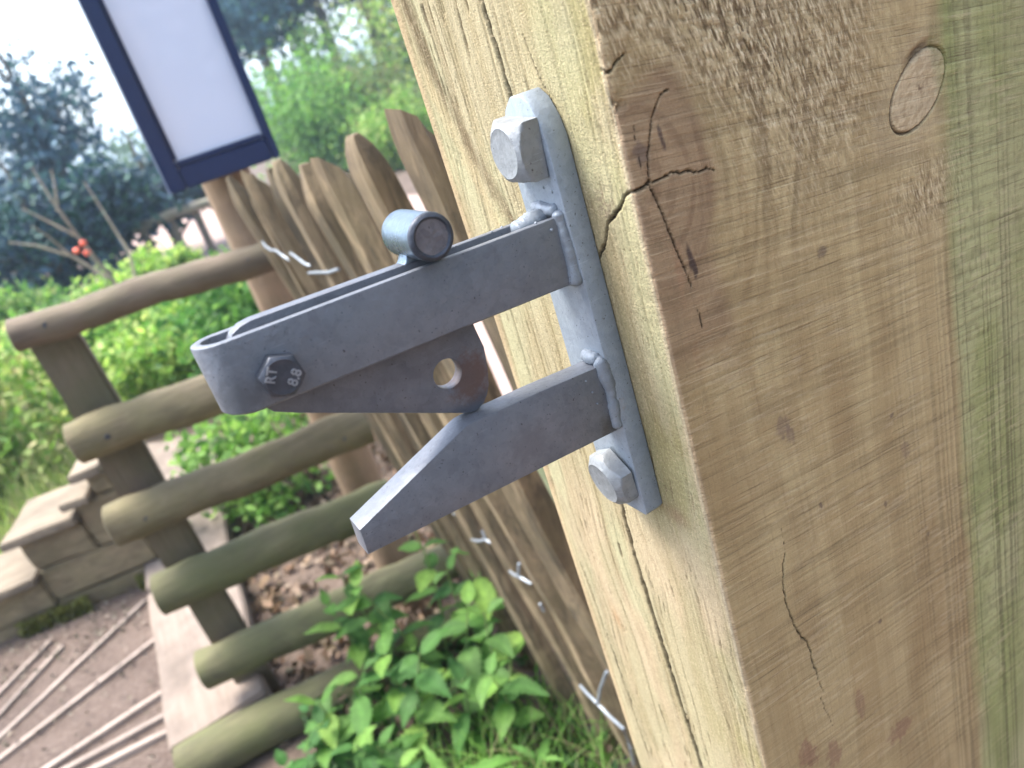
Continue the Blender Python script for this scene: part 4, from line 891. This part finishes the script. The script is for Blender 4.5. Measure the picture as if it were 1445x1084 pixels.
def plant(name, label, cat, group, x, y, h, pairs, scale, seed, leaves, lean=.08, spread=60):
    r_ = random.Random(seed); t = thing(name, (x, y, gz(x, y)), label, cat, group); lx, ly = r_.uniform(-lean, lean), r_.uniform(-lean, lean)
    pts = [Vector((x + lx * k / 5 + .01 * math.sin(k + seed), y + ly * k / 5, gz(x, y) - .02 + (h + .02) * k / 5)) for k in range(6)]
    link('stem', tube_mesh('stem', pts, list(np.linspace(.0035, .0015, 6)), 6), M['stem'], t)
    for k in range(pairs):
        f = .25 + .75 * (k + 1) / pairs; i = min(4, int(f * 5)); p = pts[i].lerp(pts[i + 1], min(1, f * 5 - i)) if f < 1 else pts[5]
        base = r_.uniform(0, 6.28) if k == 0 else base + math.pi / 2 + r_.uniform(-.4, .4)
        for sd in (0, math.pi):
            o = bpy.data.objects.new('leaf', r_.choice(leaves)); COL.objects.link(o)
            if not o.data.materials: o.data.materials.append(M['leaf'])
            s = scale * r_.uniform(.65, 1.15) * (1 - .35 * (f > .9)); el = math.radians(r_.uniform(-25, 25) + (35 if f > .93 else 0)); az = base + sd + r_.uniform(-.2, .2)
            d = Vector((math.cos(az), math.sin(az), 0)); pet = .02 * scale
            o.parent = t; o.matrix_parent_inverse = Matrix.Translation(-t.location)
            o.location = p + d * pet * .6; o.rotation_euler = (r_.uniform(-.3, .3), -el, az); o.scale = (s, s, s)
    return t
nets = [(.195, 1.36, .34, 1.0, 'nettle touching the last fence pales below the lower log rail'), (.105, 1.28, .24, 1.1, 'broad leaved nettle in the middle of the nettle patch'), (.02, 1.30, .17, 1.1, 'nettle with a large leaf drooping beside the lowest log'),
        (.20, 1.20, .27, 1.05, 'dark nettle close against the fence foot'), (-.03, 1.22, .20, 1.05, 'leftmost big nettle in front of the lowest log'), (.14, 1.12, .20, .95, 'short nettle between the grass and the taller nettles'), (.07, 1.42, .20, .9, 'nettle half hidden behind the middle nettles'),
        (.22, 1.30, .17, .9, 'small nettle in the shade of the fence'), (.13, 1.40, .27, .85, 'nettle just under the lowest standing rail end'), (.05, 1.15, .14, .9, 'low nettle at the bottom edge of the picture'), (.215, 1.09, .20, .7, 'young nettle sprouting by the wire tied pale'),
        (-.10, 1.33, .15, .95, 'nettle leaning over the left end of the lowest log'), (.0, 1.12, .17, .95, 'nettle at the lower left of the patch, nearest the viewer'), (.12, 1.00, .16, .9, 'nettle standing among the first grass blades'), (.16, 1.45, .36, .95, 'tall nettle rising in front of the notice board post'), (.09, 1.20, .26, 1.15, 'largest nettle with its crown in the centre of the patch'),
        (.29, 1.22, .34, 1.0, 'nettle pushing up against the leaning pales'), (.27, 1.08, .24, .95, 'nettle between the grass tuft and the leaning pales'), (.25, 1.40, .40, .9, 'tallest nettle at the far end of the fence foot'), (.23, 1.16, .30, 1.0, 'dark leaved nettle behind the bright weed'), (.30, 1.34, .30, .85, 'nettle tucked behind the far pales foot')]
for i, (x, y, h, s, lab) in enumerate(nets): plant('nettle', lab, 'nettle', 'nettles along the fence foot', x, y, h, 4 if i % 3 else 5, s * .84, 100 + i, leafset)
for i, (x, y, h, s, lab) in enumerate(((.17, 1.02, .15, .9, 'bright narrow leaved weed in the grass by the fence'), (.10, .99, .10, .8, 'narrow leaved weed at the bottom edge left of the grass'), (.205, .93, .09, .7, 'tiny narrow leaved weed beside the wire twist'))):
    plant('weed', lab, 'weed', 'narrow leaved weeds', x, y, h, 5, s, 200 + i, lanceset)
for i, (x, y, h, s, lab) in enumerate(((-.09, 1.36, .09, .8, 'round leaved seedling against the left end of the lowest log'), (-.03, 1.33, .12, .85, 'round leaved seedling before the lowest log, second from the left'), (.0, 1.40, .07, .8, 'round leaved seedling hugging the middle of the lowest log'), (-.07, 1.26, .07, .8, 'round leaved seedling at the bottom left corner of the nettles'), (.03, 1.20, .06, .75, 'round leaved seedling below the large drooping nettle leaf'), (.09, 1.06, .06, .75, 'round leaved seedling at the edge of the grass'))):
    plant('seedling', lab, 'seedling', 'round leaved seedlings', x, y, h, 4, s, 300 + i, ivyset)
# undergrowth below them that nobody could count
n_ = 1800; P = np.stack([rng.uniform(-.08, .36, n_), rng.uniform(.80, 1.45, n_), rng.uniform(.0, .07, n_)], 1)
o = link('undergrowth', leaf_mesh('undergrowth', P, .026, [(.035, .085, .022), (.055, .125, .03), (.025, .06, .02), (.09, .065, .045)], .6, .8), M['leaf']); tag(o, 'tiny dark green undergrowth leaves beneath the nettles', 'undergrowth', kind='stuff')
# grass
def grass(name, n, region, hmin, hmax, cols, label):
    V = []; F = []; C_ = []
    for i in range(n):
        x, y = random.uniform(*region[0]), random.uniform(*region[1]); a = random.uniform(0, 6.28); h = random.uniform(hmin, hmax); b_ = random.uniform(.2, .9) * h; w = random.uniform(.0015, .0035)
        s = Vector((-math.sin(a), math.cos(a), 0)) * w; d = Vector((math.cos(a), math.sin(a), 0)); z0 = gz(x, y); c0 = random.choice(cols); k0 = len(V)
        for j in range(5):
            t = j / 4; p = Vector((x, y, z0)) + d * b_ * t * t + Vector((0, 0, h * (t - .25 * t * t * (b_ / h)))); ww = (1 - t * .92)
            V += [tuple(p - s * ww), tuple(p + s * ww)]; C_ += [c0, c0]
        for j in range(4): F.append((k0 + 2 * j, k0 + 2 * j + 1, k0 + 2 * j + 3, k0 + 2 * j + 2))
    o = link(name, mesh_np(name, V, F, True, np.array(C_)), M['leaf']); tag(o, label, 'grass', kind='stuff')
grass('grass', 900, ((.0, .36), (.70, 1.12)), .05, .17, [(.12, .27, .05), (.16, .32, .07), (.09, .2, .04), (.25, .24, .12)], 'thin bright grass at the foot of the paling fence')
grass('grass', 2500, ((-1.5, -.35), (2.95, 4.2)), .15, .40, [(.22, .32, .07), (.30, .36, .12), (.16, .28, .06), (.42, .40, .2)], 'sunlit long grass behind the stepped timber wall')


# ------------------------------------------------------------------ thin bright air of the hazy morning
hm = bpy.data.materials.new('haze'); hm.use_nodes = True; nt = hm.node_tree; nt.nodes.clear()
ho = nt.nodes.new('ShaderNodeOutputMaterial'); hv = nt.nodes.new('ShaderNodeVolumePrincipled')
hv.inputs['Color'].default_value = (.62, .80, 1.0, 1); hv.inputs['Density'].default_value = .004; hv.inputs['Anisotropy'].default_value = .4
nt.links.new(hv.outputs[0], ho.inputs['Volume'])
bm = bmesh.new(); bmesh.ops.create_cube(bm, size=1); bmesh.ops.scale(bm, vec=(700, 700, 13.5), verts=bm.verts); bmesh.ops.translate(bm, vec=(0, 0, 5.6), verts=bm.verts)
tag(link('haze', from_bm('haze', bm), hm), 'thin pale haze in the air', 'haze', kind='stuff')
